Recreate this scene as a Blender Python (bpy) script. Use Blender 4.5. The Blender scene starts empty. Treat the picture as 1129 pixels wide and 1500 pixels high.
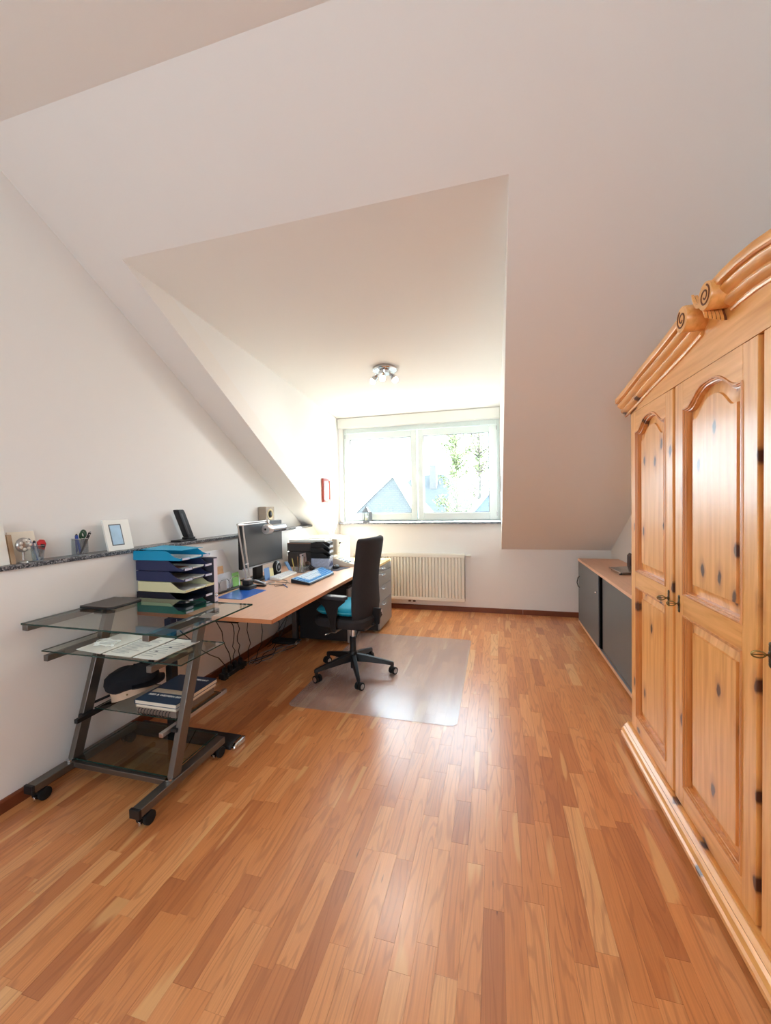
import bpy, bmesh, math, random
from mathutils import Vector, Matrix
random.seed(7)
C = bpy.context.scene.collection
SC = bpy.context.scene
PI = math.pi

# ---------------------------------------------------------------- camera, sky, sun, exposure
cam_d = bpy.data.cameras.new('camera'); cam = bpy.data.objects.new('camera', cam_d); C.objects.link(cam)
cr = Vector((0.96526611, 0.26066862, -0.01769759)); cu = Vector((0.01089131, 0.02753235, 0.99956158)); cf = Vector((-0.2610416, 0.96503567, -0.02373702))
cam.matrix_world = Matrix(((cr.x, cu.x, -cf.x, 0), (cr.y, cu.y, -cf.y, 0), (cr.z, cu.z, -cf.z, 1.4), (0, 0, 0, 1)))
cam_d.sensor_fit = 'VERTICAL'; cam_d.sensor_height = 36; cam_d.sensor_width = 36
cam_d.lens = 36 * 591.34 / 1500
cam_d.clip_start = 0.02; cam_d.clip_end = 400
SC.camera = cam

SKY = 7.5; SUN = 45.0
w = bpy.data.worlds.new('sky'); SC.world = w; w.use_nodes = True
nt = w.node_tree
bg = nt.nodes['Background']
bg.inputs[0].default_value = (0.76, 0.90, 1.0, 1); bg.inputs[1].default_value = SKY
sd = bpy.data.lights.new('sun', 'SUN'); sd.energy = SUN; sd.angle = 0.012; sd.color = (1, 0.96, 0.9)
sun = bpy.data.objects.new('sun', sd); C.objects.link(sun)
sun.rotation_euler = Vector((-1.0, -0.65, -0.68)).to_track_quat('-Z', 'Y').to_euler()
def portal(name, loc, sx, sz, face):
    d = bpy.data.lights.new(name, 'AREA'); d.shape = 'RECTANGLE'; d.size = sx; d.size_y = sz
    d.cycles.is_portal = True
    o = bpy.data.objects.new(name, d); C.objects.link(o); o.location = loc
    o.rotation_euler = Vector(face).to_track_quat('-Z', 'Z' if abs(face[2]) < .9 else 'Y').to_euler()
portal('window_daylight', (-0.96, 5.30, 1.76), 1.95, 1.1, (0, -1, 0))
portal('rear_fill_portal', (-0.575, -2.32, 1.55), 1.75, 1.3, (0, 1, 0))  # portal of the added rear window, an unseen fill source
vs = SC.view_settings
vs.view_transform = 'Standard'; vs.look = 'None'; vs.gamma = 1; vs.use_curve_mapping = False
vs.exposure = 0.6
SC.cycles.max_bounces = 10; SC.cycles.diffuse_bounces = 6; SC.cycles.transparent_max_bounces = 16
SC.cycles.caustics_reflective = False; SC.cycles.caustics_refractive = False
SC.cycles.sample_clamp_indirect = 6
SC.cycles.use_denoising = True

# ---------------------------------------------------------------- helpers
def lin(r, g, b):
    f = lambda c: (c / 255 / 12.92) if c / 255 <= 0.04045 else ((c / 255 + 0.055) / 1.055) ** 2.4
    return (f(r), f(g), f(b), 1)
MATS = {}
def mat(name, rgb, rough=.5, metal=0, coat=0, trans=0, ior=1.45, emit=0, bump=0, bscale=80, spec=.5, var=0):
    if name in MATS: return MATS[name]
    m = bpy.data.materials.new(name); m.use_nodes = True; MATS[name] = m
    n = m.node_tree.nodes; l = m.node_tree.links; p = n['Principled BSDF']
    p.inputs['Base Color'].default_value = lin(*rgb); p.inputs['Roughness'].default_value = rough
    p.inputs['Metallic'].default_value = metal; p.inputs['Coat Weight'].default_value = coat
    p.inputs['Transmission Weight'].default_value = trans; p.inputs['IOR'].default_value = ior
    p.inputs['Specular IOR Level'].default_value = spec
    if emit:
        p.inputs['Emission Color'].default_value = lin(*rgb); p.inputs['Emission Strength'].default_value = emit
    if bump or var:
        g = n.new('ShaderNodeNewGeometry'); t = n.new('ShaderNodeTexNoise'); t.inputs['Scale'].default_value = bscale; t.inputs['Detail'].default_value = 4
        l.new(g.outputs['Position'], t.inputs['Vector'])
        if bump:
            b = n.new('ShaderNodeBump'); b.inputs['Strength'].default_value = bump; b.inputs['Distance'].default_value = .002
            l.new(t.outputs['Fac'], b.inputs['Height']); l.new(b.outputs['Normal'], p.inputs['Normal'])
        if var:
            mx = n.new('ShaderNodeMix'); mx.data_type = 'RGBA'
            c = lin(*rgb); mx.inputs['A'].default_value = (c[0] * (1 - var), c[1] * (1 - var), c[2] * (1 - var), 1)
            mx.inputs['B'].default_value = (min(1, c[0] * (1 + var)), min(1, c[1] * (1 + var)), min(1, c[2] * (1 + var)), 1)
            l.new(t.outputs['Fac'], mx.inputs['Factor']); l.new(mx.outputs['Result'], p.inputs['Base Color'])
    return m
def pane_mat(name, tint, refl_rough=.0, ior=1.5, body=0, bodycol=(255, 255, 255)):
    """thin glass: tinted see-through with a Fresnel gloss, optionally a milky body"""
    m = bpy.data.materials.new(name); m.use_nodes = True; MATS[name] = m
    n = m.node_tree.nodes; l = m.node_tree.links; n.remove(n['Principled BSDF']); out = n['Material Output']
    tr = n.new('ShaderNodeBsdfTransparent'); tr.inputs[0].default_value = lin(*tint)
    gl = n.new('ShaderNodeBsdfGlossy'); gl.inputs['Roughness'].default_value = refl_rough
    fr = n.new('ShaderNodeFresnel'); fr.inputs[0].default_value = ior
    geo = n.new('ShaderNodeNewGeometry'); inv = n.new('ShaderNodeMath'); inv.operation = 'SUBTRACT'; inv.inputs[0].default_value = 1
    mul = n.new('ShaderNodeMath'); mul.operation = 'MULTIPLY'
    l.new(geo.outputs['Backfacing'], inv.inputs[1]); l.new(fr.outputs[0], mul.inputs[0]); l.new(inv.outputs[0], mul.inputs[1])
    mx = n.new('ShaderNodeMixShader'); l.new(mul.outputs[0], mx.inputs[0]); l.new(gl.outputs[0], mx.inputs[2])
    if body:
        df = n.new('ShaderNodeBsdfDiffuse'); df.inputs[0].default_value = lin(*bodycol)
        m2 = n.new('ShaderNodeMixShader'); m2.inputs[0].default_value = body
        l.new(tr.outputs[0], m2.inputs[1]); l.new(df.outputs[0], m2.inputs[2]); l.new(m2.outputs[0], mx.inputs[1])
    else:
        l.new(tr.outputs[0], mx.inputs[1])
    l.new(mx.outputs[0], out.inputs[0])
    return m

class G:
    def __init__(s): s.v = []; s.f = []
    def add(s, vs, fs):
        k = len(s.v); s.v += [tuple(a) for a in vs]; s.f += [tuple(i + k for i in f) for f in fs]; return s
    def box(s, x0, x1, y0, y1, z0, z1):
        return s.add([(x, y, z) for z in (z0, z1) for y in (y0, y1) for x in (x0, x1)],
                     [(0, 1, 3, 2), (4, 6, 7, 5), (0, 4, 5, 1), (2, 3, 7, 6), (0, 2, 6, 4), (1, 5, 7, 3)])
    def prism(s, ax, pts, a, b):
        n = len(pts)
        def mk(p, t): return {'x': (t, p[0], p[1]), 'y': (p[0], t, p[1]), 'z': (p[0], p[1], t)}[ax]
        return s.add([mk(p, a) for p in pts] + [mk(p, b) for p in pts],
                     [tuple(range(n)), tuple(range(n, 2 * n))] + [(i, (i + 1) % n, n + (i + 1) % n, n + i) for i in range(n)])
    def rings(s, rs, cap=True, closed=True):
        n = len(rs[0]); k = len(s.v)
        vs = [p for r in rs for p in r]; fs = []
        for i in range(len(rs) - 1):
            for j in range(n if closed else n - 1):
                fs.append((i * n + j, i * n + (j + 1) % n, (i + 1) * n + (j + 1) % n, (i + 1) * n + j))
        if cap: fs += [tuple(range(n)), tuple(range((len(rs) - 1) * n, len(rs) * n))]
        return s.add(vs, fs)
    def tube(s, pts, r, n=8, r2=None, cap=True):
        pts = [Vector(p) for p in pts]; m = len(pts); rs = []
        d0 = (pts[1] - pts[0]).normalized()
        up = Vector((0, 0, 1)) if abs(d0.z) < .9 else Vector((1, 0, 0))
        for i, p in enumerate(pts):
            d = (pts[min(i + 1, m - 1)] - pts[max(i - 1, 0)]).normalized()
            a = d.cross(up).normalized(); up = a.cross(d).normalized()
            rr = r if r2 is None else r + (r2 - r) * i / (m - 1)
            rs.append([p + rr * (math.cos(2 * PI * j / n) * a + math.sin(2 * PI * j / n) * up) for j in range(n)])
        return s.rings(rs, cap)
    def bar(s, p, q, w, h, roll=None):
        """rectangular bar from p to q, w wide (horizontal), h high"""
        p = Vector(p); q = Vector(q); d = (q - p).normalized()
        sd_ = d.cross(Vector((0, 0, 1))) if abs(d.z) < .98 else Vector(roll or (1, 0, 0))
        sd_.normalize(); u = sd_.cross(d).normalized()
        return s.rings([[c + a * w / 2 * sd_ + b * h / 2 * u for a, b in ((-1, -1), (1, -1), (1, 1), (-1, 1))] for c in (p, q)])
    def lathe(s, prof, c=(0, 0, 0), n=20, ax='z'):
        rs = []
        for r, h in prof:
            ring = []
            for j in range(n):
                a = 2 * PI * j / n; u, v = r * math.cos(a), r * math.sin(a)
                ring.append({'z': (c[0] + u, c[1] + v, c[2] + h), 'x': (c[0] + h, c[1] + u, c[2] + v), 'y': (c[0] + u, c[1] + h, c[2] + v)}[ax])
            rs.append(ring)
        return s.rings(rs)
    def ell(s, c, rx, ry, rz, n=16, m=10):
        rs = []
        for i in range(m + 1):
            t = -PI / 2 + PI * (i if 0 < i < m else (i + (.02 if i == 0 else -.02))) / m
            rs.append([(c[0] + rx * math.cos(t) * math.cos(2 * PI * j / n), c[1] + ry * math.cos(t) * math.sin(2 * PI * j / n), c[2] + rz * math.sin(t)) for j in range(n)])
        return s.rings(rs)
    def build(s, name, m, parent=None, bevel=0, smooth=False, seg=2, world=True, angle=35):
        me = bpy.data.meshes.new(name); o = bpy.data.objects.new(name, me)
        off = Vector((0, 0, 0))
        if parent is not None and world:
            q = parent
            while q is not None: off += Vector(q.location); q = q.parent
        if parent is None and world and s.v:
            xs = [v[0] for v in s.v]; ys = [v[1] for v in s.v]; zs = [v[2] for v in s.v]
            off = Vector(((min(xs) + max(xs)) / 2, (min(ys) + max(ys)) / 2, min(zs)))
            o.location = off
        bm = bmesh.new()
        vv = [bm.verts.new(Vector(v) - off) for v in s.v]
        for f in s.f:
            try: bm.faces.new([vv[i] for i in f])
            except ValueError: pass
        bmesh.ops.recalc_face_normals(bm, faces=bm.faces)
        for f in bm.faces: f.smooth = smooth
        if smooth:
            for e in bm.edges:
                if len(e.link_faces) == 2 and e.calc_face_angle(0) > math.radians(angle): e.smooth = False
        bm.to_mesh(me); bm.free()
        me.materials.append(m); C.objects.link(o)
        if parent is not None: o.parent = parent
        if bevel:
            b = o.modifiers.new('bevel', 'BEVEL'); b.width = bevel; b.segments = seg; b.limit_method = 'ANGLE'; b.angle_limit = math.radians(40)
            if not smooth:
                for p in me.polygons: p.use_smooth = True
                bb = bmesh.new(); bb.from_mesh(me)
                for e in bb.edges:
                    if len(e.link_faces) == 2 and e.calc_face_angle(0) > math.radians(30): e.smooth = False
                bb.to_mesh(me); bb.free()
            b.harden_normals = False
        return o
def thing(name, label, cat, loc, rz=0, group=None):
    o = bpy.data.objects.new(name, None); C.objects.link(o); o.location = loc; o.rotation_euler = (0, 0, rz)
    o.empty_display_size = .05; o['label'] = label; o['category'] = cat
    if group: o['group'] = group
    return o
def part(name, parent):
    o = bpy.data.objects.new(name, None); C.objects.link(o); o.parent = parent; o.empty_display_size = .03; return o
def tag(o, label, cat, group=None):
    o['label'] = label; o['category'] = cat
    if group: o['group'] = group
    return o
def struct(o): o['kind'] = 'structure'; return o
def text(body, size, m, parent, loc, rot, name='lettering', ext=.0006):
    cu_ = bpy.data.curves.new(name, 'FONT'); cu_.body = body; cu_.size = size; cu_.extrude = ext; cu_.align_x = 'CENTER'; cu_.align_y = 'CENTER'
    cu_.resolution_u = 2
    o = bpy.data.objects.new(name, cu_); C.objects.link(o); cu_.materials.append(m)
    o.rotation_euler = rot; o.parent = parent
    off = Vector((0, 0, 0)); q = parent
    while q is not None: off += Vector(q.location); q = q.parent
    o.location = Vector(loc) - off
    bpy.context.view_layer.update()
    me = bpy.data.meshes.new_from_object(o); m_ = bpy.data.objects.new(name, me); C.objects.link(m_)
    m_.parent = parent; m_.location = o.location; m_.rotation_euler = rot; bpy.data.objects.remove(o)
    return m_

# ---------------------------------------------------------------- materials
WALL = mat('wall_paint', (243, 242, 240), .92, bump=.06, bscale=160)
CEIL = mat('ceiling_paint', (243, 240, 236), .94, bump=.05, bscale=140)
WHITE = mat('white_lacquer', (240, 240, 234), .35)
FRAMEW = mat('window_plastic', (228, 238, 236), .3)
BLACK = mat('black_plastic', (26, 26, 28), .45)
SATIN = mat('dark_satin', (34, 34, 37), .55)
CHROME = mat('chrome', (220, 222, 225), .12, metal=1)
STEEL = mat('brushed_steel', (120, 116, 112), .38, metal=.85, bump=.05, bscale=200)
ALU = mat('aluminium', (196, 197, 200), .3, metal=1)
PAPER = mat('paper', (244, 242, 236), .8)
PAPERW = mat('paper_stack_edge', (232, 224, 208), .85)
INK = mat('print_ink', (52, 58, 74), .7)
FABRIC = mat('chair_fabric', (52, 50, 52), .85, bump=.25, bscale=900, spec=.3)
BASEB = mat('baseboard_wood', (118, 62, 38), .4, var=.25, bscale=14)
CARC = mat('pedestal_black', (30, 30, 32), .5)
GREYD = mat('grey_door', (96, 97, 98), .42)
SILVERF = mat('silver_drawer_front', (150, 150, 150), .4, metal=.35)
TURQ = mat('turquoise_plastic', (10, 150, 196), .35)
NAVY = mat('navy_plastic', (44, 50, 88), .4)
CREAM = mat('cream_plastic', (224, 220, 178), .4)
GREEN = mat('green_translucent', (70, 140, 120), .35)
BEIGE = mat('beige_plastic', (222, 214, 198), .45)
BLUEP = mat('blue_gloss', (40, 96, 190), .2)
REDP = mat('red_plastic', (190, 36, 44), .35)
CREAMR = mat('radiator_enamel', (238, 234, 222), .35)
RUBBER = mat('rubber', (20, 20, 21), .7)
BRASS = mat('aged_brass', (120, 96, 52), .35, metal=.9)
GLASS = pane_mat('clear_glass', (246, 250, 248))
WINGLASS = pane_mat('window_glass', (250, 252, 252))
TABLEG = pane_mat('table_glass', (240, 246, 243), 0, 1.52)
SMOKEG = pane_mat('shelf_glass', (222, 228, 226), 0.02, 1.5)
ACRYL = pane_mat('acrylic', (238, 242, 246), .05, 1.45, .08)
EDGEG = mat('glass_edge', (26, 58, 52), .15)
MATM = pane_mat('mat_plastic', (248, 249, 250), .2, 1.5, .13, (240, 240, 244))

def granite():
    m = mat('granite', (90, 92, 100), .3); n = m.node_tree.nodes; l = m.node_tree.links; p = n['Principled BSDF']
    g = n.new('ShaderNodeNewGeometry'); v = n.new('ShaderNodeTexVoronoi'); v.inputs['Scale'].default_value = 170
    l.new(g.outputs['Position'], v.inputs['Vector'])
    r = n.new('ShaderNodeValToRGB'); e = r.color_ramp.elements
    e[0].position = .2; e[0].color = lin(42, 44, 50); e[1].position = .85; e[1].color = lin(168, 168, 170)
    x = r.color_ramp.elements.new(.55); x.color = lin(96, 98, 106)
    l.new(v.outputs['Color'], r.inputs[0]); l.new(r.outputs[0], p.inputs['Base Color'])
    return m
GRAN = granite()

def pine(name, ax, base=(236, 170, 94), k=1.15):
    """clear pine; grain runs along ax, dark elongated knots"""
    m = mat(name, base, .36); n = m.node_tree.nodes; l = m.node_tree.links; p = n['Principled BSDF']
    p.inputs['Coat Weight'].default_value = .6; p.inputs['Coat Roughness'].default_value = .2
    g = n.new('ShaderNodeNewGeometry')
    mp = n.new('ShaderNodeMapping'); sc = {'z': (26, 26, 1.6), 'y': (26, 1.6, 26), 'x': (1.6, 26, 26)}[ax]; mp.inputs['Scale'].default_value = sc
    l.new(g.outputs['Position'], mp.inputs['Vector'])
    t = n.new('ShaderNodeTexNoise'); t.inputs['Scale'].default_value = 1.6; t.inputs['Detail'].default_value = 5; t.inputs['Distortion'].default_value = .6
    l.new(mp.outputs[0], t.inputs['Vector'])
    r = n.new('ShaderNodeValToRGB'); e = r.color_ramp.elements
    b = base
    e[0].position = .3; e[0].color = lin(b[0] - 16, b[1] - 22, b[2] - 22); e[1].position = .72; e[1].color = lin(min(255, b[0] + 14), b[1] + 16, b[2] + 20)
    x = r.color_ramp.elements.new(.5); x.color = lin(*b)
    l.new(t.outputs['Fac'], r.inputs[0])
    m2 = n.new('ShaderNodeMapping'); s2 = {'z': (8.5, 8.5, 4.2), 'y': (8.5, 4.2, 8.5), 'x': (4.2, 8.5, 8.5)}[ax]; m2.inputs['Scale'].default_value = s2
    wob = n.new('ShaderNodeTexNoise'); wob.inputs['Scale'].default_value = 22; l.new(g.outputs['Position'], wob.inputs['Vector'])
    ad = n.new('ShaderNodeVectorMath'); ad.operation = 'MULTIPLY_ADD'; ad.inputs[1].default_value = (.02, .02, .02)
    l.new(wob.outputs['Color'], ad.inputs[0]); l.new(g.outputs['Position'], ad.inputs[2]); fl = n.new('ShaderNodeVectorMath'); fl.operation = 'MULTIPLY'; fl.inputs[1].default_value = (0, 1, 1); l.new(ad.outputs[0], fl.inputs[0]); l.new(fl.outputs[0], m2.inputs['Vector'])
    sx_ = n.new('ShaderNodeSeparateXYZ'); cx_ = n.new('ShaderNodeCombineXYZ'); l.new(m2.outputs[0], sx_.inputs[0]); l.new(sx_.outputs[1], cx_.inputs[0]); l.new(sx_.outputs[2], cx_.inputs[1])
    v = n.new('ShaderNodeTexVoronoi'); v.voronoi_dimensions = '2D'; v.inputs['Scale'].default_value = 1; l.new(cx_.outputs[0], v.inputs['Vector'])
    sp = n.new('ShaderNodeSeparateColor'); l.new(v.outputs['Color'], sp.inputs[0])
    gt = n.new('ShaderNodeMath'); gt.operation = 'LESS_THAN'; gt.inputs[1].default_value = .42 * k; l.new(sp.outputs[0], gt.inputs[0])
    kr = n.new('ShaderNodeMapRange'); kr.inputs['From Min'].default_value = .075; kr.inputs['From Max'].default_value = .125; kr.inputs['To Min'].default_value = 1; kr.inputs['To Max'].default_value = 0
    l.new(v.outputs['Distance'], kr.inputs['Value'])
    halo = n.new('ShaderNodeMapRange'); halo.inputs['From Min'].default_value = .12; halo.inputs['From Max'].default_value = .3; halo.inputs['To Min'].default_value = .45; halo.inputs['To Max'].default_value = 0
    l.new(v.outputs['Distance'], halo.inputs['Value'])
    mu = n.new('ShaderNodeMath'); mu.operation = 'MULTIPLY'; l.new(kr.outputs[0], mu.inputs[0]); l.new(gt.outputs[0], mu.inputs[1])
    mh = n.new('ShaderNodeMath'); mh.operation = 'MULTIPLY'; l.new(halo.outputs[0], mh.inputs[0]); l.new(gt.outputs[0], mh.inputs[1])
    x1 = n.new('ShaderNodeMix'); x1.data_type = 'RGBA'; x1.inputs['B'].default_value = lin(178, 108, 58); l.new(mh.outputs[0], x1.inputs['Factor']); l.new(r.outputs[0], x1.inputs['A'])
    x2 = n.new('ShaderNodeMix'); x2.data_type = 'RGBA'; x2.inputs['B'].default_value = lin(84, 46, 30); l.new(mu.outputs[0], x2.inputs['Factor']); l.new(x1.outputs['Result'], x2.inputs['A'])
    l.new(x2.outputs['Result'], p.inputs['Base Color'])
    return m
PINEZ = pine('pine_vertical', 'z'); PINEY = pine('pine_horizontal', 'y', k=.7); PINED = pine('pine_plain', 'z', (208, 138, 72), .3)  # PINED is toned darker so the panel recesses carry painted shade

def laminate(name, rgb, ax, rough=.38, amt=.10):
    m = mat(name, rgb, rough); n = m.node_tree.nodes; l = m.node_tree.links; p = n['Principled BSDF']
    g = n.new('ShaderNodeNewGeometry'); mp = n.new('ShaderNodeMapping'); mp.inputs['Scale'].default_value = {'y': (60, 3, 60), 'z': (60, 60, 3)}[ax]
    t = n.new('ShaderNodeTexNoise'); t.inputs['Scale'].default_value = 1.5; t.inputs['Detail'].default_value = 4
    l.new(g.outputs['Position'], mp.inputs['Vector']); l.new(mp.outputs[0], t.inputs['Vector'])
    mx = n.new('ShaderNodeMix'); mx.data_type = 'RGBA'; c = lin(*rgb)
    mx.inputs['A'].default_value = tuple(a * (1 - amt * 1.6) for a in c[:3]) + (1,); mx.inputs['B'].default_value = tuple(min(1, a * (1 + amt)) for a in c[:3]) + (1,)
    l.new(t.outputs['Fac'], mx.inputs['Factor']); l.new(mx.outputs['Result'], p.inputs['Base Color'])
    return m
BEECH = laminate('beech_laminate', (226, 180, 150), 'y', .34); BEECHE = laminate('beech_edge', (206, 136, 92), 'y', .4)
BEECHL = laminate('pale_edge', (226, 176, 142), 'y', .4); OAKT = laminate('light_wood_top', (222, 190, 130), 'y', .4)

def parquet(name, mode):
    m = bpy.data.materials.new(name); m.use_nodes = True; n = m.node_tree.nodes; l = m.node_tree.links; p = n['Principled BSDF']
    if mode == 'obj':
        oi = n.new('ShaderNodeObjectInfo'); rnd = oi.outputs['Random']
    else:
        at_ = n.new('ShaderNodeAttribute'); at_.attribute_name = 'rnd'; rnd = at_.outputs['Fac']
    g = n.new('ShaderNodeNewGeometry')
    off = n.new('ShaderNodeCombineXYZ'); mu = n.new('ShaderNodeMath'); mu.operation = 'MULTIPLY'; mu.inputs[1].default_value = 37
    l.new(rnd, mu.inputs[0]); l.new(mu.outputs[0], off.inputs[2]); l.new(mu.outputs[0], off.inputs[1])
    ad = n.new('ShaderNodeVectorMath'); ad.operation = 'ADD'; l.new(g.outputs['Position'], ad.inputs[0]); l.new(off.outputs[0], ad.inputs[1])
    ramp = n.new('ShaderNodeValToRGB'); e = ramp.color_ramp.elements; ramp.color_ramp.interpolation = 'LINEAR'
    e[0].position = 0; e[0].color = lin(186, 114, 66); e[1].position = 1; e[1].color = lin(232, 178, 122)
    for ps, c in ((.1, (204, 130, 76)), (.35, (216, 142, 84)), (.62, (220, 147, 89)), (.9, (228, 160, 102))):
        x = e.new(ps); x.color = lin(*c)
    l.new(rnd, ramp.inputs[0])
    # cathedral grain
    mp = n.new('ShaderNodeMapping'); mp.inputs['Scale'].default_value = (16, 1.5, 1); l.new(ad.outputs[0], mp.inputs['Vector'])
    t1 = n.new('ShaderNodeTexNoise'); t1.inputs['Scale'].default_value = 1; t1.inputs['Detail'].default_value = 1.5; l.new(mp.outputs[0], t1.inputs['Vector'])
    mm = n.new('ShaderNodeMath'); mm.operation = 'MULTIPLY'; mm.inputs[1].default_value = 52; l.new(t1.outputs['Fac'], mm.inputs[0])
    sn = n.new('ShaderNodeMath'); sn.operation = 'SINE'; l.new(mm.outputs[0], sn.inputs[0])
    gr = n.new('ShaderNodeMapRange'); gr.inputs['From Min'].default_value = .45; gr.inputs['From Max'].default_value = 1; gr.inputs['To Min'].default_value = 0; gr.inputs['To Max'].default_value = .30
    l.new(sn.outputs[0], gr.inputs['Value'])
    x1 = n.new('ShaderNodeMix'); x1.data_type = 'RGBA'; x1.inputs['B'].default_value = lin(136, 70, 36); l.new(gr.outputs[0], x1.inputs['Factor']); l.new(ramp.outputs[0], x1.inputs['A'])
    # fine fibre
    mp2 = n.new('ShaderNodeMapping'); mp2.inputs['Scale'].default_value = (240, 6, 1); l.new(ad.outputs[0], mp2.inputs['Vector'])
    t2 = n.new('ShaderNodeTexNoise'); t2.inputs['Scale'].default_value = 1; t2.inputs['Detail'].default_value = 2; l.new(mp2.outputs[0], t2.inputs['Vector'])
    f2 = n.new('ShaderNodeMapRange'); f2.inputs['From Min'].default_value = .35; f2.inputs['From Max'].default_value = .7; f2.inputs['To Min'].default_value = .22; f2.inputs['To Max'].default_value = 0
    l.new(t2.outputs['Fac'], f2.inputs['Value'])
    x2 = n.new('ShaderNodeMix'); x2.data_type = 'RGBA'; x2.inputs['B'].default_value = lin(150, 82, 44); l.new(f2.outputs[0], x2.inputs['Factor']); l.new(x1.outputs['Result'], x2.inputs['A'])
    # pale sapwood streaks
    mp3 = n.new('ShaderNodeMapping'); mp3.inputs['Scale'].default_value = (13, 1.1, 1); mp3.inputs['Location'].default_value = (9, 4, 3); l.new(ad.outputs[0], mp3.inputs['Vector'])
    t3 = n.new('ShaderNodeTexNoise'); t3.inputs['Scale'].default_value = 1; t3.inputs['Detail'].default_value = 1; l.new(mp3.outputs[0], t3.inputs['Vector'])
    f3 = n.new('ShaderNodeMapRange'); f3.inputs['From Min'].default_value = .66; f3.inputs['From Max'].default_value = .69; f3.inputs['To Min'].default_value = 0; f3.inputs['To Max'].default_value = .7
    l.new(t3.outputs['Fac'], f3.inputs['Value'])
    x3 = n.new('ShaderNodeMix'); x3.data_type = 'RGBA'; x3.inputs['B'].default_value = lin(228, 176, 118); l.new(f3.outputs[0], x3.inputs['Factor']); l.new(x2.outputs['Result'], x3.inputs['A'])
    # rare dark flecks
    mp4 = n.new('ShaderNodeMapping'); mp4.inputs['Scale'].default_value = (34, 5, 1); l.new(ad.outputs[0], mp4.inputs['Vector'])
    t4 = n.new('ShaderNodeTexNoise'); t4.inputs['Scale'].default_value = 1; t4.inputs['Detail'].default_value = 2; l.new(mp4.outputs[0], t4.inputs['Vector'])
    f4 = n.new('ShaderNodeMapRange'); f4.inputs['From Min'].default_value = .74; f4.inputs['From Max'].default_value = .78; f4.inputs['To Min'].default_value = 0; f4.inputs['To Max'].default_value = .75
    l.new(t4.outputs['Fac'], f4.inputs['Value'])
    x4 = n.new('ShaderNodeMix'); x4.data_type = 'RGBA'; x4.inputs['B'].default_value = lin(92, 48, 28); l.new(f4.outputs[0], x4.inputs['Factor']); l.new(x3.outputs['Result'], x4.inputs['A'])
    l.new(x4.outputs['Result'], p.inputs['Base Color'])
    p.inputs['Roughness'].default_value = .33; p.inputs['Specular IOR Level'].default_value = .6; p.inputs['Coat Weight'].default_value = .55; p.inputs['Coat Roughness'].default_value = .25
    return m
PARQ = parquet('parquet_lacquer', 'obj'); PARQS = parquet('parquet_lacquer_far', 'attr')
FLOORB = mat('floor_joint', (120, 66, 36), .6)

# ---------------------------------------------------------------- the room
D = 5.17; ZK = .798; SL = .6142; XR = 1.292; XL = -2.331; XG = -2.212; XC = -2.045; XD = .0756; ZD = 2.5395; TD = .0853; ZC = 3.144; YB = -2.3
sz = lambda y: ZK + SL * (D - y)           # sloped ceiling height
dz = lambda y: ZD + TD * (D - y)           # dormer ceiling height
YC = D - (ZC - ZK) / SL                    # slope meets flat ceiling
YF = D - (ZD - ZK) / (SL - TD); ZF = sz(YF)

floor = struct(G().box(XG - .3, XR + .15, YB - .1, D + .1, -.12, -.006).build('floor', FLOORB, bevel=0))
def project_area(x, y):
    q = Vector((x, y, -1.4)); d = q.dot(cf)
    if d < .2: return 0, False
    u, v = 591.34 * q.dot(cr) / d, -591.34 * q.dot(cu) / d
    return 1 / d ** 3, (-600 < u < 600 and -100 < v < 790)
planks = []
SW = .0675
def covered(x, y):                     # hidden below the wardrobe and the sideboard, or left of the skirting
    return (x > .83 and y < 2.7) or (x > .93 and y >= 2.7)
nx = int((XR - XG) / SW) + 1
rr = random.Random(11)
for i in range(nx):
    x0 = XG + i * SW; x1 = min(x0 + SW, XR)
    if x1 - x0 < .012: continue
    y = .55 - rr.random() * .45
    while y < D:
        L = rr.choice((.24, .30, .36, .42, .48, .54, .62)); y1 = min(y + L, D)
        if D - y1 < .06: y1 = D
        a, vis = project_area((x0 + x1) / 2, (y + y1) / 2)
        hid = covered(x0, (y + y1) / 2)
        planks.append((a * (x1 - x0) * (y1 - y) if vis and not hid else 0, x0, x1, y, y1))
        y = y1
planks.sort(reverse=True)
unit = bpy.data.meshes.new('plank')
def plank_geo(x0, x1, y0, y1, g, b=.0006):
    pass
ub = G(); e_ = .008
# unit board 1 x 1 x 1 with slightly eased top edges is scaled per board, so the easing is cut as thin top bevels
ub.add([(-.5, -.5, -1), (.5, -.5, -1), (.5, .5, -1), (-.5, .5, -1), (-.5, -.5, -.06), (.5, -.5, -.06), (.5, .5, -.06), (-.5, .5, -.06),
        (-.497, -.4994, 0), (.497, -.4994, 0), (.497, .4994, 0), (-.497, .4994, 0)],
       [(0, 3, 2, 1), (0, 1, 5, 4), (1, 2, 6, 5), (2, 3, 7, 6), (3, 0, 4, 7), (4, 5, 9, 8), (5, 6, 10, 9), (6, 7, 11, 10), (7, 4, 8, 11), (8, 9, 10, 11)])
unit.from_pydata(ub.v, [], ub.f); unit.update(); unit.materials.append(PARQ)
floor_off = Vector(floor.location)
for a, x0, x1, y0, y1 in planks[:298]:
    o = bpy.data.objects.new('plank', unit); C.objects.link(o); o.parent = floor
    o.location = Vector(((x0 + x1) / 2, (y0 + y1) / 2, 0)) - floor_off
    o.scale = (x1 - x0 - .0003, y1 - y0 - .0004, .006)
vs_, fs_, rn_ = [], [], []
for a, x0, x1, y0, y1 in planks[298:]:
    k = len(vs_)
    hx, hy = (x1 - x0 - .0003), (y1 - y0 - .0004)
    for v in ub.v: vs_.append(((x0 + x1) / 2 + v[0] * hx - floor_off.x, (y0 + y1) / 2 + v[1] * hy - floor_off.y, v[2] * .006 - floor_off.z))
    for f in ub.f: fs_.append(tuple(i + k for i in f))
    rn_ += [random.random()] * len(ub.v)
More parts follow.
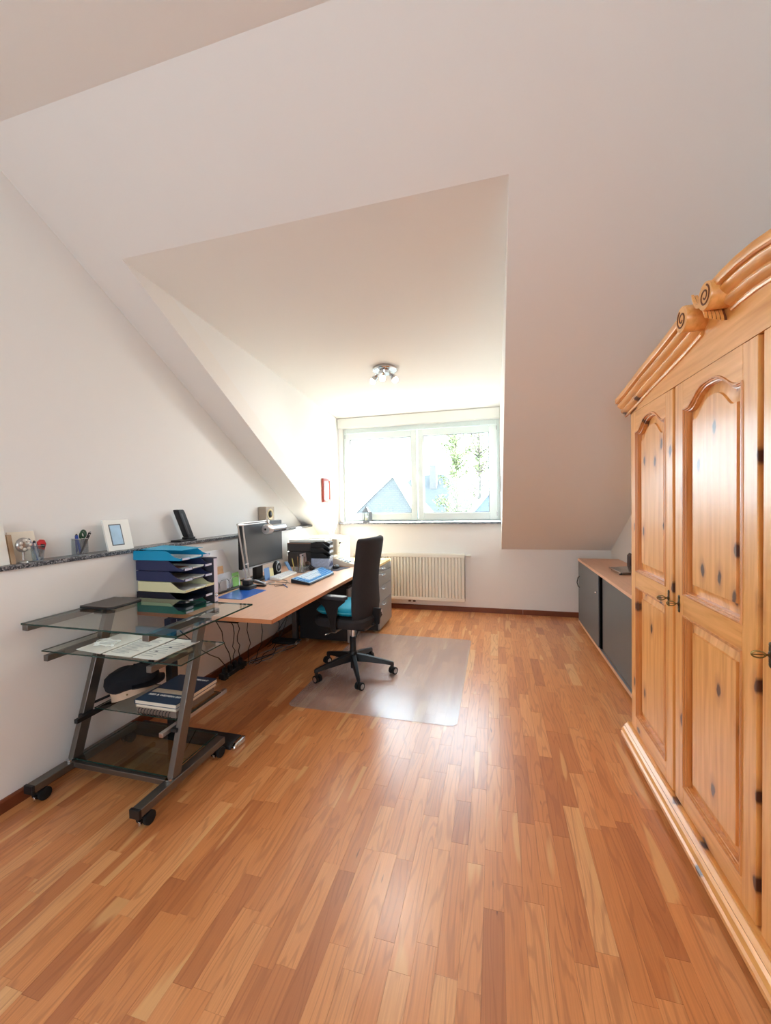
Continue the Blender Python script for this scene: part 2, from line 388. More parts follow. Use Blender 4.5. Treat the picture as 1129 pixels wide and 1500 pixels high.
me = bpy.data.meshes.new('far_planks'); me.from_pydata(vs_, [], fs_); me.update(); me.materials.append(PARQS)
at_ = me.attributes.new('rnd', 'FLOAT', 'POINT')
for i, v in enumerate(rn_): at_.data[i].value = v
o = bpy.data.objects.new('far_planks', me); C.objects.link(o); o.parent = floor; o['kind'] = 'stuff'
# boards behind the camera, seen only by light
o = G().box(XG, XR, YB, .12, -.006, 0).build('rear_boards', PARQS, floor); o['kind'] = 'stuff'

TH = .18
# left wall: lower part in front (ledge), upper part set back up to the slope
struct(G().box(XG - .35, XG, YB, D, 0, 1.112).build('wall_left', WALL))
struct(G().prism('x', [(YB, 1.112), (D - (1.112 - ZK) / SL, 1.112), (YC, ZC), (YB, ZC)], XL - .2, XL).build('wall_left.001', WALL))
yl = D - (1.134 - ZK) / SL
struct(G().box(XL, XG + .014, YB, yl, 1.112, 1.134).build('trim_1', GRAN, bevel=.003))
# right wall, rear wall with an unseen window added and sized for fill light
struct(G().prism('x', [(YB, 0), (D, 0), (D, ZK), (YC, ZC), (YB, ZC)], XR, XR + .2).build('wall_right', WALL))
g = G(); RX0, RX1, RZ0, RZ1 = -1.45, .3, .9, 2.2
g.box(XL - .2, RX0, YB - .2, YB, 0, ZC); g.box(RX1, XR + .2, YB - .2, YB, 0, ZC); g.box(RX0, RX1, YB - .2, YB, 0, RZ0); g.box(RX0, RX1, YB - .2, YB, RZ1, ZC)
struct(g.build('wall_rear', WALL))
fill_win = struct(G().box(RX0, RX1, YB - .12, YB - .06, RZ0, RZ0 + .06).box(RX0, RX1, YB - .12, YB - .06, RZ1 - .06, RZ1).box(RX0, RX0 + .06, YB - .12, YB - .06, RZ0, RZ1)
       .box(RX1 - .06, RX1, YB - .12, YB - .06, RZ0, RZ1).box(-.63, -.57, YB - .12, YB - .06, RZ0, RZ1).build('rear_fill_window', FRAMEW))
# back wall: below the slope, and the window wall of the dormer
WX0, WX1, WZ0, WZ1 = -1.985, .066, 1.135, 2.405
g = G(); g.box(XG - .2, XR + .2, D, D + .25, 0, ZK)
g.box(XC - .2, XD + .2, D, D + .25, ZK, WZ0); g.box(XC - .2, WX0, D, D + .25, WZ0, WZ1); g.box(WX1, XD + .2, D, D + .25, WZ0, WZ1); g.box(XC - .2, XD + .2, D, D + .25, WZ1, ZD + .25)
struct(g.build('wall_back', WALL))
# sloped ceiling around the dormer opening
nrm = (SL / math.hypot(1, SL), 1 / math.hypot(1, SL))   # (y,z) outward
def slab(y0, y1, x0, x1, name):
    t = .16; a = (y0, sz(y0)); b = (y1, sz(y1))
    return G().prism('x', [a, b, (b[0] + nrm[0] * t, b[1] + nrm[1] * t), (a[0] + nrm[0] * t, a[1] + nrm[1] * t)], x0, x1)
g = slab(YC, YF, XL - .2, XR + .2, '')
for x0, x1 in ((XL - .2, XC), (XD, XR + .2)):
    s_ = slab(YF, D, x0, x1, ''); g.add(s_.v, s_.f)
struct(g.build('ceiling_slope', CEIL))
struct(G().box(XL - .2, XR + .2, YB - .2, YC + .05, ZC, ZC + .16).build('ceiling', CEIL))
# dormer cheeks and ceiling
for nm, xa, xb in (('wall_dormer_left', XC - .12, XC - .0005), ('wall_dormer_right', XD + .0005, XD + .12)):
    struct(G().prism('x', [(YF, ZF + .02), (D, ZK + .02), (D, ZD), (YF, ZF + .08)], xa, xb).build(nm, WALL))
    
struct(G().prism('x', [(YF + .0, ZF), (D + .1, dz(D + .1)), (D + .1, dz(D + .1) + .15), (YF, ZF + .15)], XC - .12, XD + .12).build('ceiling_dormer', CEIL))
# skirting
struct(G().prism('y', [(XG, 0), (XG + .016, 0), (XG + .016, .052), (XG + .010, .06), (XG, .06)], YB, D).build('baseboard_left', BASEB))
bb = struct(G().prism('x', [(D, 0), (D - .016, 0), (D - .016, .052), (D - .010, .06), (D, .06)], XG + .016, .318).build('baseboard_back', BASEB))
struct(G().prism('x', [(D, 0), (D - .016, 0), (D - .016, .052), (D - .010, .06), (D, .06)], .320, XR).build('baseboard_back.001', BASEB))

# ---------------------------------------------------------------- window
win = bpy.data.objects.new('window_1', None); C.objects.link(win); win.location = (-.96, D, WZ0); struct(win)
FY0, FY1 = D + .015, D + .085
def ringframe(x0, x1, z0, z1, wl, wr, wb, wt, y0, y1, g=None):
    g = g or G()
    g.box(x0, x0 + wl, y0, y1, z0, z1); g.box(x1 - wr, x1, y0, y1, z0, z1)
    g.box(x0 + wl, x1 - wr, y0, y1, z0, z0 + wb); g.box(x0 + wl, x1 - wr, y0, y1, z1 - wt, z1)
    return g
ringframe(WX0, WX1, WZ0 + .012, WZ1, .045, .045, .04, .06, FY0 + .02, FY1).build('window_frame', FRAMEW, win, bevel=.004)
for i, (x0, x1, gx0, gx1) in enumerate(((-1.955, -.968, -1.885, -1.045), (-.955, .036, -.882, -.062))):
    sash = ringframe(x0, x1, 1.165, 2.335, gx0 - x0, x1 - gx1, 1.258 - 1.165, 2.335 - 2.25, FY0 - .012, FY1 - .005).build('sash', FRAMEW, win, bevel=.006)
    ringframe(gx0 - .001, gx1 + .001, 1.257, 2.251, .008, .008, .008, .008, FY0 + .0, FY0 + .02).build('gasket', mat('gasket_grey', (120, 124, 126), .6), sash)
    G().box(gx0, gx1, FY0 + .028, FY0 + .034, 1.258, 2.25).build('pane', WINGLASS, sash)
    for hz in (1.21, 2.27):
        hx = x0 + .004 if i == 0 else x1 - .004
        G().lathe([(.006, 0), (.006, .05)], (hx, FY0 - .016, hz), 10).build('hinge', ALU, sash, smooth=True)
h = part('handle', win); h.location = Vector((-.962, FY0 - .012, 1.78)) - win.location
G().box(-.974, -.950, FY0 - .022, FY0 - .012, 1.745, 1.815).build('handle_plate', WHITE, h, bevel=.004)
G().tube([(-.962, FY0 - .022, 1.79), (-.962, FY0 - .055, 1.79), (-.962, FY0 - .06, 1.77), (-.962, FY0 - .058, 1.66)], .009, 10).build('handle_lever', WHITE, h, smooth=True)
G().box(XC + .003, XD - .003, D - .045, D + .02, 2.408, dz(D - .02) - .004).build('roller_blind_box', WHITE, win, bevel=.006)
G().box(XC + .002, XD - .003, D - .06, D + .03, 1.113, 1.135).build('window_sill', GRAN, win, bevel=.003)
G().box(XD - .006, XD - .001, D - .42, D - .34, 1.5, 1.68).build('blind_strap_winder', SATIN, win, bevel=.002)
# ---------------------------------------------------------------- outside
PALEGROUND = mat('pale_bounce_ground', (205, 203, 192), .95, var=.2, bscale=.6)  # ground toned pale to bounce daylight up to the dormer ceiling
ROOFT = mat('roof_tiles', (98, 101, 102), .9, spec=.2); ROOFB = mat('slate_roof', (72, 86, 104), .9, spec=.2); HWALL = mat('house_render', (120, 118, 112), .9)
def tiles(m, s):
    n = m.node_tree.nodes; l = m.node_tree.links; p = n['Principled BSDF']
    g_ = n.new('ShaderNodeNewGeometry'); br = n.new('ShaderNodeTexBrick'); br.inputs['Scale'].default_value = s
    mp = n.new('ShaderNodeMapping'); mp.inputs['Rotation'].default_value = (PI / 2, 0, 0); l.new(g_.outputs['Position'], mp.inputs['Vector']); l.new(mp.outputs[0], br.inputs['Vector'])
    c = p.inputs['Base Color'].default_value[:]
    br.inputs['Color1'].default_value = c; br.inputs['Color2'].default_value = tuple(a * .85 for a in c[:3]) + (1,); br.inputs['Mortar'].default_value = tuple(a * .75 for a in c[:3]) + (1,)
    br.inputs['Mortar Size'].default_value = .03
    l.new(br.outputs['Color'], p.inputs['Base Color'])
ROOFC = mat('dark_roof_tiles', (96, 101, 104), .95, spec=.1); tiles(ROOFC, 2.6); tiles(ROOFT, 3.2); tiles(ROOFB, 3.0)
GZ = -5.5
o = G().box(-60, 60, 6, 140, GZ - .2, GZ).build('bounce_ground', PALEGROUND); struct(o)
t = thing('neighbour_house', 'tile-roofed neighbour house with pale verge seen through left window sash', 'house', (-3.5, 16.5, GZ))
G().box(-5.6, -1.9, 14.3, 19, GZ, .4).build('wall', HWALL, t)
G().add([(-5.9, 14, .15), (-2.1, 14, .15), (-3.574, 14.6, 2.42), (-3.95, 18, 2.42), (-5.9, 19.3, .15), (-2.15, 19.3, .15)],
        [(0, 1, 2), (1, 5, 3, 2), (0, 2, 3, 4), (0, 4, 5, 1), (4, 3, 5)]).build('roof', ROOFT, t)
G().bar((-2.1, 13.96, .16), (-3.574, 14.56, 2.46), .34, .06).build('verge_board', WHITE, t)
G().bar((-5.9, 13.96, .16), (-3.574, 14.56, 2.46), .07, .05).build('verge_board', WHITE, t)
t = thing('neighbour_house', 'farther hip-roofed house with chimney seen through right window sash', 'house', (-2.5, 26, GZ))
G().box(-7.5, -.5, 24.4, 30, GZ, .3).build('wall', HWALL, t)
G().add([(-8, 24, .2), (-.4, 24, .2), (-3.2, 27, 3.2), (-5.2, 27, 3.2), (-8, 30.4, .2), (-.4, 30.4, .2)],
        [(0, 1, 2, 3), (1, 5, 2), (0, 3, 4), (4, 3, 2, 5), (0, 4, 5, 1)]).build('roof', ROOFC, t)
G().box(-4.05, -3.6, 26.0, 26.6, 2.2, 3.75).build('chimney', mat('chimney_brick', (98, 98, 98), .9, var=.15, bscale=12), t, bevel=.03)
t = thing('neighbour_house', 'blue-grey slate roof at the lower right corner of the window', 'house', (.6, 11, GZ))
G().box(-.4, 2.6, 10.3, 13.6, GZ, 0).build('wall', HWALL, t)
G().add([(-1.0, 10, .55), (2.6, 10, .55), (.85, 10.2, 2.75), (.85, 14, 2.75), (-1.0, 14, .55), (2.6, 14, .55)],
        [(0, 1, 2), (0, 2, 3, 4), (1, 5, 3, 2), (4, 3, 5), (0, 4, 5, 1)]).build('roof', ROOFB, t)
G().bar((-1.02, 9.95, .56), (.85, 10.15, 2.8), .1, .09).build('verge_board', mat('pale_verge', (190, 200, 208), .7), t)
tag(G().tube([(-6.12, 18.2, GZ), (-6.12, 18.2, 2.45)], .06, 8, .035).build('flue_pole', mat('flue_steel', (150, 154, 160), .5)), 'slender grey pole beyond left window pane', 'pole')
LEAF = mat('spring_foliage', (108, 120, 84), .9, var=.3, bscale=3); BARK = mat('bark', (84, 78, 74), .95)
def tree(x, y, z0, zt, rad, label, seed, dens, crown0):
    r_ = random.Random(seed); t = thing('tree', label, 'tree', (x, y, z0))
    g = G(); g.tube([(x, y, z0), (x + .05, y, (z0 + zt) / 2), (x, y, zt)], .16, 7, .02)
    lv = G()
    for k in range(38):
        h = z0 + (zt - z0) * (crown0 + (1 - crown0) * r_.random()); a = r_.random() * 2 * PI
        fr = max(.12, 1 - abs((h - z0) / (zt - z0) - crown0 - .12) * 1.1); L = rad * fr * (.6 + .5 * r_.random())
        tip = (x + L * math.cos(a), y + L * math.sin(a), h + L * .9)
        g.tube([(x, y, h), (x + L * .5 * math.cos(a), y + L * .5 * math.sin(a), h + L * .32), tip], .035, 5, .008)
        for q in range(dens):
            s = r_.random(); px = x + L * s * math.cos(a) + r_.gauss(0, .12); py = y + L * s * math.sin(a) + r_.gauss(0, .12); pz = h + L * .8 * s + r_.gauss(0, .13)
            u = Vector((r_.gauss(0, 1), r_.gauss(0, 1), r_.gauss(0, 1))).normalized() * .06; v_ = u.orthogonal().normalized() * .045
            c_ = Vector((px, py, pz)); lv.add([c_ - u, c_ - v_, c_ + u, c_ + v_], [(0, 1, 2, 3)])
    g.build('trunk', BARK, t); lf = lv.build('foliage', LEAF, t); lf['kind'] = 'stuff'
tree(-1.95, 21.8, GZ, 4.7, 1.35, 'bushy pale green tree seen in the middle of right window pane', 3, 90, .5)
tree(-.55, 15.9, GZ, 4.6, .7, 'tall slim tree with bare top twigs at right edge of window', 5, 20, .62)

# ---------------------------------------------------------------- wall picture, lantern, ceiling light, radiator
t = thing('wall_picture', 'small red framed picture on the dormer cheek beside window', 'picture', (XC, 4.69, 1.42))
ringframe(-.11, .11, 0, .29, .03, .03, .03, .03, 0, .02)
g = G()
for a in (G().box(XC + .0015, XC + .03, 4.575, 4.605, 1.42, 1.71), G().box(XC + .0015, XC + .03, 4.775, 4.805, 1.42, 1.71), G().box(XC + .0015, XC + .03, 4.605, 4.775, 1.42, 1.45), G().box(XC + .0015, XC + .03, 4.605, 4.775, 1.68, 1.71)): g.add(a.v, a.f)
g.build('frame', mat('red_frame', (150, 62, 50), .4), t, bevel=.003)
G().box(XC + .003, XC + .012, 4.605, 4.775, 1.45, 1.68).build('print', mat('pale_print', (214, 222, 226), .6, var=.3, bscale=18), t)
t = thing('lantern', 'small grey metal candle lantern standing on the window sill', 'lantern', (-1.655, 5.13, WZ0))
LM = mat('lantern_zinc', (92, 98, 104), .5, metal=.6)
cx, cy, z0 = -1.655, 5.13, WZ0
G().box(cx - .04, cx + .04, cy - .03, cy + .03, z0, z0 + .028).build('base', LM, t, bevel=.003)
for sx in (-1, 1):
    for sy in (-1, 1): G().box(cx + sx * .034 - .004, cx + sx * .034 + .004, cy + sy * .026 - .004, cy + sy * .026 + .004, z0 + .028, z0 + .14).build('post', LM, t)
G().rings([[(cx + a * s, cy + b * s * .8, z0 + h_) for a, b in ((-1, -1), (1, -1), (1, 1), (-1, 1))] for s, h_ in ((.046, .14), (.046, .147), (.008, .205), (.008, .22))]).build('roof', LM, t)
G().tube([(cx + .018 * math.cos(a), cy, z0 + .236 + .018 * math.sin(a)) for a in [2 * PI * i / 12 for i in range(13)]], .003, 6).build('ring', LM, t)
G().box(cx - .030, cx + .030, cy - .0265, cy - .0255, z0 + .03, z0 + .138).build('glass_pane', GLASS, t)
G().lathe([(.018, 0), (.018, .06), (.003, .063)], (cx, cy, z0 + .028), 12).build('candle', mat('wax', (240, 236, 224), .6), t, smooth=True)
G().box(cx + .048, cx + .09, cy - .026, cy - .020, z0 + .02, z0 + .142).build('open_door', LM, t)

LX, LY = -.99, 3.72; LZ = dz(LY)
t = thing('ceiling_spotlight', 'round chrome ceiling light with three lit spot heads on dormer ceiling', 'lamp', (LX, LY, LZ))
G().lathe([(.02, 0.004), (.115, .004), (.118, -.012), (.112, -.022), (.06, -.026), (.055, -.05), (.02, -.052)], (LX, LY, LZ), 32).build('canopy', CHROME, t, smooth=True)
BULB = mat('lit_bulb', (255, 232, 196), .4, emit=9)
for k, a in enumerate((-2.6, -.35, -1.5)):
    d = Vector((math.cos(a) * .75, math.sin(a) * .75, -.9)).normalized(); p0 = Vector((LX, LY, LZ - .045)) + Vector((math.cos(a), math.sin(a), 0)) * .05
    hd = part('spot_head', t)
    G().tube([p0, p0 + d * .035], .006, 8).build('stem', CHROME, hd)
    G().tube([p0 + d * .03, p0 + d * .05, p0 + d * .075, p0 + d * .10], .019, 14, .034).build('shade', CHROME, hd, smooth=True)
    G().ell(p0 + d * .104, .029, .029, .029, 12, 8).build('bulb', BULB, hd, smooth=True)
    sl = bpy.data.lights.new('spot_beam', 'SPOT'); sl.energy = 12; sl.color = (1, .95, .88); sl.spot_size = 2.4; sl.spot_blend = 1; sl.shadow_soft_size = .03
    so = bpy.data.objects.new('spot_beam', sl); C.objects.link(so); so.location = p0 + d * .14; so.rotation_euler = d.to_track_quat('-Z', 'Y').to_euler()
t = thing('radiator', 'white ribbed panel radiator under the dormer window', 'radiator', (-1.1, 5.12, .12))
x0, x1, z0, z1 = -1.83, -.37, .135, .735
n_r = 34; pitch = (x1 - x0 - .06) / n_r; pts = [(x0, 5.118)]
for i in range(n_r):
    a = x0 + .03 + i * pitch
    for u, dpt in ((.0, 5.084), (.56, 5.084), (.66, 5.112), (.90, 5.112)): pts.append((a + u * pitch, dpt))
pts += [(x1 - .03, 5.084), (x1, 5.084), (x1, 5.118)]
G().prism('z', pts, z0 + .045, z1 - .045).build('front_panel', CREAMR, t)
G().box(x0, x1, 5.083, 5.106, z1 - .045, z1).box(x0, x1, 5.083, 5.106, z0, z0 + .045).build('edge_band', CREAMR, t, bevel=.005)
G().box(x0, x1, 5.145, 5.155, z0, z1).build('rear_panel', CREAMR, t, bevel=.003)
g = G()
for i in range(60): g.box(x0 + .01 + i * .0243, x0 + .022 + i * .0243, 5.106, 5.145, z1 - .012, z1 - .004)
g.build('top_grille', CREAMR, t)
for xx in (x0, x1 - .004): G().box(xx, xx + .004, 5.084, 5.155, z0 + .01, z1 - .005).build('side_cover', CREAMR, t)
for xx in (-1.5, -.7): G().box(xx, xx + .03, 5.1, D - .001, z1 - .2, z1 - .15).build('bracket', CREAMR, t)
v = part('thermostat', t)
G().lathe([(.008, 0), (.008, .02), (.018, .022), (.019, .07), (.014, .078)], (x1, 5.125, .715), 14, 'x').build('thermostat_head', WHITE, v, smooth=True)
G().tube([(x1 + .02, 5.125, .715), (x1 + .02, 5.168, .715)], .008, 8).build('pipe', CHROME, v)
G().box(-1.09, -1.06, 5.09, 5.11, .112, .133).build('valve_block', mat('valve_brown', (96, 60, 46), .5), t); G().box(-1.03, -1.0, 5.09, 5.11, .112, .133).build('valve_block', MATS['valve_brown'], t)

# ---------------------------------------------------------------- wardrobe
WY0, WY1, WF = .81, 2.55, .74
t = thing('wardrobe', 'large knotty pine wardrobe with arched door panels and carved scroll cornice', 'wardrobe', (1.0, 1.68, 0))
ward = t
G().box(WF + .036, XR - .015, WY0, WY1, .09, 1.87).build('carcass', PINED, t)
PINEDK = pine('pine_gap_shade', 'z', (158, 90, 42), .3)  # shade of the gaps between doors put into a darker pine
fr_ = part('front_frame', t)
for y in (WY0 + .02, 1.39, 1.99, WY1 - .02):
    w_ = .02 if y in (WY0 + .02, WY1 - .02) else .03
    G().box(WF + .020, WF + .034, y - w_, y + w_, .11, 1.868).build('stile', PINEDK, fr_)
def arch(y0, y1, z0, zs, h, ins, n=28):
    """outline of an arched panel, inset by ins: shoulders, ogee up to the arch, ogee down"""
    a, b = y0 + ins, y1 - ins; pts = [(a, z0 + ins), (b, z0 + ins)]
    for i in range(n + 1):
        s = i / n; yy = b + (a - b) * s; c = abs(2 * s - 1)
        k = 0 if c > .86 else .5 + .5 * math.cos(PI * (c / .86) ** 1.5)
        pts.append((yy, zs - ins + h * k))
    return pts
def ringstrip(outs, m, name, parent):
    g = G(); g.rings([[(x, p[0], p[1]) for p in o_] for x, o_ in outs], cap=False); return g.build(name, m, parent, smooth=True, angle=25)
def make_door(y0, y1, key_side, idx):
    d = part('door', ward)
    sw = .075; X0, X1 = WF, WF + .028; ya, yb = y0 + sw, y1 - sw
    zb, zl, zm0, zm1, zs, zt = .115, .20, .915, 1.0, 1.755, 1.866; H = .062
    G().box(X0, X1, y0, ya, zb, zt).build('stile', PINEZ, d, bevel=.002); G().box(X0, X1, yb, y1, zb, zt).build('stile', PINEZ, d, bevel=.002)
    G().box(X0, X1, ya, yb, zb, zl).build('rail', PINEY, d, bevel=.0015); G().box(X0, X1, ya, yb, zm0, zm1).build('rail', PINEY, d, bevel=.0015)
    top = arch(ya, yb, zm1, zs, H, 0)[2:]
    G().prism('x', [(ya, zt), (yb, zt)] + top, X0, X1).build('rail', PINEY, d)
    for zz0, zz1, h_ in ((zl, zm0, 0), (zm1, zs, H)):
        o0 = lambda i_: arch(ya, yb, zz0, zz1, h_, i_)
        ringstrip([(X0 + .001, o0(-.003)), (X0 - .004, o0(-.001)), (X0 - .004, o0(.004)), (X0 + .002, o0(.005)), (X0 + .002, o0(.009)), (X0 + .008, o0(.010)), (X0 + .009, o0(.014)), (X0 + .032, o0(.016))], PINED, 'moulding', d)
        g = G(); g.rings([[(x, p[0], p[1]) for p in o0(i_)] for x, i_ in ((X0 + .027, .006), (X0 + .0265, .010), (X0 + .024, .022), (X0 + .018, .052), (X0 + .011, .054), (X0 + .011, .058))], cap=True)
        g.build('panel', PINEZ, d, smooth=True, angle=12)
    ky = y1 - .038 if key_side > 0 else y0 + .038
    k = G(); k.tube([(X0, ky, .955), (X0 - .016, ky, .955)], .003, 8)
    k.tube([(X0 - .030 - .015 * math.cos(a), ky + .003 * math.cos(a), .955 + .0095 * math.sin(a)) for a in [2 * PI * i / 14 for i in range(15)]], .0022, 6); k.tube([(X0 - .016, ky, .955), (X0 - .044, ky, .955)], .0016, 6); k.ell((X0 - .014, ky, .955), .004, .005, .005, 8, 6)
    k.build('key', BRASS, d, smooth=True)
    e = G(); e.box(X0 - .003, X0, ky - .006, ky + .006, .932, .978)
    e.ell((X0 - .001, ky, .983), .003, .009, .009, 10, 6); e.ell((X0 - .001, ky, .927), .003, .009, .009, 10, 6); e.ell((X0 - .002, ky, .955), .004, .010, .012, 10, 6)
    e.build('escutcheon', mat('dark_brass', (70, 58, 40), .45, metal=.7), d, smooth=True)
    hy = y1 - .001 if key_side < 0 else y1 - .001
    for hz in (.23, .98, 1.72):
        G().lathe([(.0035, 0), (.0035, .042)], (X0 + .012, y1 + .006, hz), 8).build('hinge', ALU, d)
make_door(2.003, 2.548, -1, 0); make_door(1.42, 1.976, 1, 1); make_door(WY0 + .005, 1.394, 1, 2)
# frieze and broken pediment
left = [(2.63, 1.975), (2.56, 1.982), (2.46, 1.994), (2.35, 2.010), (2.24, 2.026), (2.12, 2.040), (2.0, 2.054), (1.88, 2.070), (1.80, 2.082), (1.74, 2.094)]
right = [(1.545, 2.098), (1.50, 2.101), (1.42, 2.100), (1.34, 2.092), (1.255, 2.076), (1.14, 2.055), (1.0, 2.032), (.86, 2.006), (.73, 1.975)]
crest = left + [(1.70, 2.07), (1.655, 2.06), (1.61, 2.07)] + right
G().prism('x', [(WY1, 1.868), (WY0, 1.868)] + [(min(max(y, WY0), WY1), z - .02) for y, z in reversed(crest)], WF, WF + .025).build('frieze', PINEY, t)
prof = [(0, -.108), (-.007, -.107), (-.010, -.101), (-.009, -.095), (-.003, -.093), (-.014, -.089), (-.024, -.082), (-.029, -.073), (-.028, -.066), (-.018, -.064), (-.031, -.058), (-.042, -.049), (-.047, -.040), (-.045, -.034), (-.032, -.032), (-.050, -.029), (-.056, -.027), (-.058, -.022), (-.058, -.002), (-.056, 0), (.10, 0), (.10, -.02), (0, -.02)]
def sweep(path, name):
    rs = []
    for i, (y, z) in enumerate(path):
        rs.append([(WF + dx, y, z + dz_) for dx, dz_ in prof])
    return G().rings(rs).build(name, PINEY, t, smooth=True, angle=28)
sweep(left, 'cornice'); sweep(right, 'cornice')
def side_cornice():
    g = G(); g.rings([[(x, WY1 + (.08 if s else 0) * 0 + (-dx), 1.975 + dz_) for dx, dz_ in prof[:20]] + [(x, WY1 - .1, 1.975), (x, WY1 - .1, 1.88)] for s, x in ((0, WF), (1, XR - .02))]); return g
side_cornice().build('cornice', PINEY, t, smooth=True, angle=28)
CARVE = mat('groove_stain_and_shade', (112, 62, 32), .6)  # one dark brown for both the groove stain and the shade inside
def scroll(y, z, r, sgn):
    s = part('scroll', t)
    G().lathe([(r * .96, -.002), (r, .002), (r, .10)], (WF - .066, y, z), 36, 'x').build('scroll_drum', PINEY, s, smooth=True)
    sp_ = []
    for i in range(48):
        a = i / 47 * 1.6 * 2 * PI; rr_ = r * (.74 - .58 * i / 47)
        sp_.append((WF - .0675, y + sgn * rr_ * math.sin(a + .4), z + rr_ * math.cos(a + .4)))
    G().tube(sp_, .0036, 6, .003).build('spiral_carving', CARVE, s, smooth=True)
scroll(1.740, 2.054, .047, 1); scroll(1.570, 2.058, .045, -1)
wv = part('wave_carving', t)
for k in range(5):
    pts = []
    for i in range(21):
        q = i / 20; y = 1.676 - .092 * q; z = 2.112 - .106 * (q + .12 * math.sin(2 * PI * q)) - .0035 * k
        pts.append((y, z))
    low = [(y - .003, z - .016) for y, z in reversed(pts)]
    G().prism('x', pts + low, WF - .063 + .0115 * k, WF - .063 + .0115 * k + .009).build('wave_ridge', PINEY, wv)
    G().prism('x', [(y, z - .005) for y, z in pts] + low, WF - .063 + .0115 * k + .009, WF - .063 + .0115 * (k + 1) + (.01 if k == 4 else 0)).build('wave_groove', CARVE, wv)
# plinth and feet
pp = [(WF - .048, .035), (WF - .048, .052), (WF - .040, .058), (WF - .044, .066), (WF - .036, .078), (WF - .026, .084), (WF - .028, .092), (WF - .014, .102), (WF - .012, .110), (WF + .06, .110), (WF + .06, .035)]
G().prism('y', pp, WY0 - .04, WY1 + .035).build('plinth', PINEY, t)
G().box(WF + .06, XR - .02, WY0, WY1 + .03, .04, .09).build('plinth_board', PINED, t)
for yy in (WY0 + .05, WY1 - .03):
    for xx in (WF + .035, XR - .1):
        G().lathe([(.03, 0), (.042, .012), (.038, .03), (.025, .036)], (xx, yy, 0), 16).build('foot', PINED, t, smooth=True)

# ---------------------------------------------------------------- sideboard on the right
SX, SY0, SY1, SZ = .885, 3.0, 4.865, .7415
t = thing('sideboard', 'low grey sliding-door sideboard with beech top along right wall', 'cabinet', (1.08, 3.93, 0))
G().box(SX + .035, XR - .004, SY0 + .01, SY1 - .01, .06, SZ - .024).build('carcass', CARC, t)
G().box(SX, XR - .003, SY0, SY1, SZ - .024, SZ).build('top', BEECH, t, bevel=.001)
G().box(SX - .0015, SX, SY0, SY1, SZ - .023, SZ - .001).build('top_edge', BEECHL, t)
G().box(SX + .002, XR - .004, SY0, SY1, .035, .06).build('base_panel', BEECHL, t)
G().box(SX + .03, XR - .01, SY0 + .02, SY1 - .02, 0, .035).build('plinth', CARC, t)
d1 = G().box(SX + .003, SX + .020, 3.965, SY1 - .006, .062, SZ - .026).build('sliding_door', GREYD, t, bevel=.001)
d1['label'] = 'far sliding door with bow handle and lock'
G().tube([(SX + .003, 4.79, .435), (SX - .012, 4.79, .445), (SX - .024, 4.79, .49), (SX - .012, 4.79, .545), (SX + .003, 4.79, .555)], .005, 8).build('bow_handle', SATIN, d1, smooth=True)
G().lathe([(.009, 0), (.010, -.012), (.007, -.018)], (SX + .003, 4.02, .548), 12, 'x').build('lock', CHROME, d1, smooth=True)
d2 = G().box(SX + .024, SX + .034, SY0 + .01, 3.915, .068, SZ - .026).build('sliding_door', GREYD, t, bevel=.001)
G().box(SX + .004, SX + .022, SY0 + .01, 3.96, .0605, .066).build('door_track', ALU, t)
G().box(SX + .010, SX + .034, 3.918, 3.964, .062, SZ - .026).build('gap_shade_strip', mat('gap_shade_black', (8, 8, 8), 1, spec=.05), t)  # solid black strip standing in for the shade in the open gap
t = thing('display_stand', 'small steel stand with tilted glass plate on sideboard', 'stand', (1.10, 3.95, SZ))
G().add([(1.02, 4.14, SZ + .012), (1.24, 4.16, SZ + .03), (1.22, 3.86, SZ + .03), (1.03, 3.85, SZ + .012),
         (1.02, 4.14, SZ + .020), (1.24, 4.16, SZ + .038), (1.22, 3.86, SZ + .038), (1.03, 3.85, SZ + .020)],
        [(0, 1, 2, 3), (4, 5, 6, 7), (0, 1, 5, 4), (1, 2, 6, 5), (2, 3, 7, 6), (3, 0, 4, 7)]).build('tilted_plate', mat('plate_grey', (150, 140, 132), .12, metal=.5), t)
G().bar((1.03, 3.847, SZ + .017), (1.02, 4.143, SZ + .017), .008, .012).build('chrome_edge', CHROME, t)
G().box(1.03, 1.05, 3.86, 3.88, SZ, SZ + .012).box(1.03, 1.05, 4.1, 4.12, SZ, SZ + .012).box(1.2, 1.22, 3.88, 3.9, SZ, SZ + .029).box(1.2, 1.22, 4.1, 4.12, SZ, SZ + .029).build('foot', SATIN, t)
t = thing('sideboard_telephone', 'dark upright device half hidden behind pine wardrobe edge on sideboard', 'device', (1.21, 3.96 + .3, SZ))
G().prism('y', [(1.205, SZ), (1.255, SZ), (1.245, SZ + .12), (1.225, SZ + .145), (1.205, SZ + .12)], 4.20, 4.28).build('body', mat('dark_maroon', (58, 38, 40), .4), t, bevel=.006)

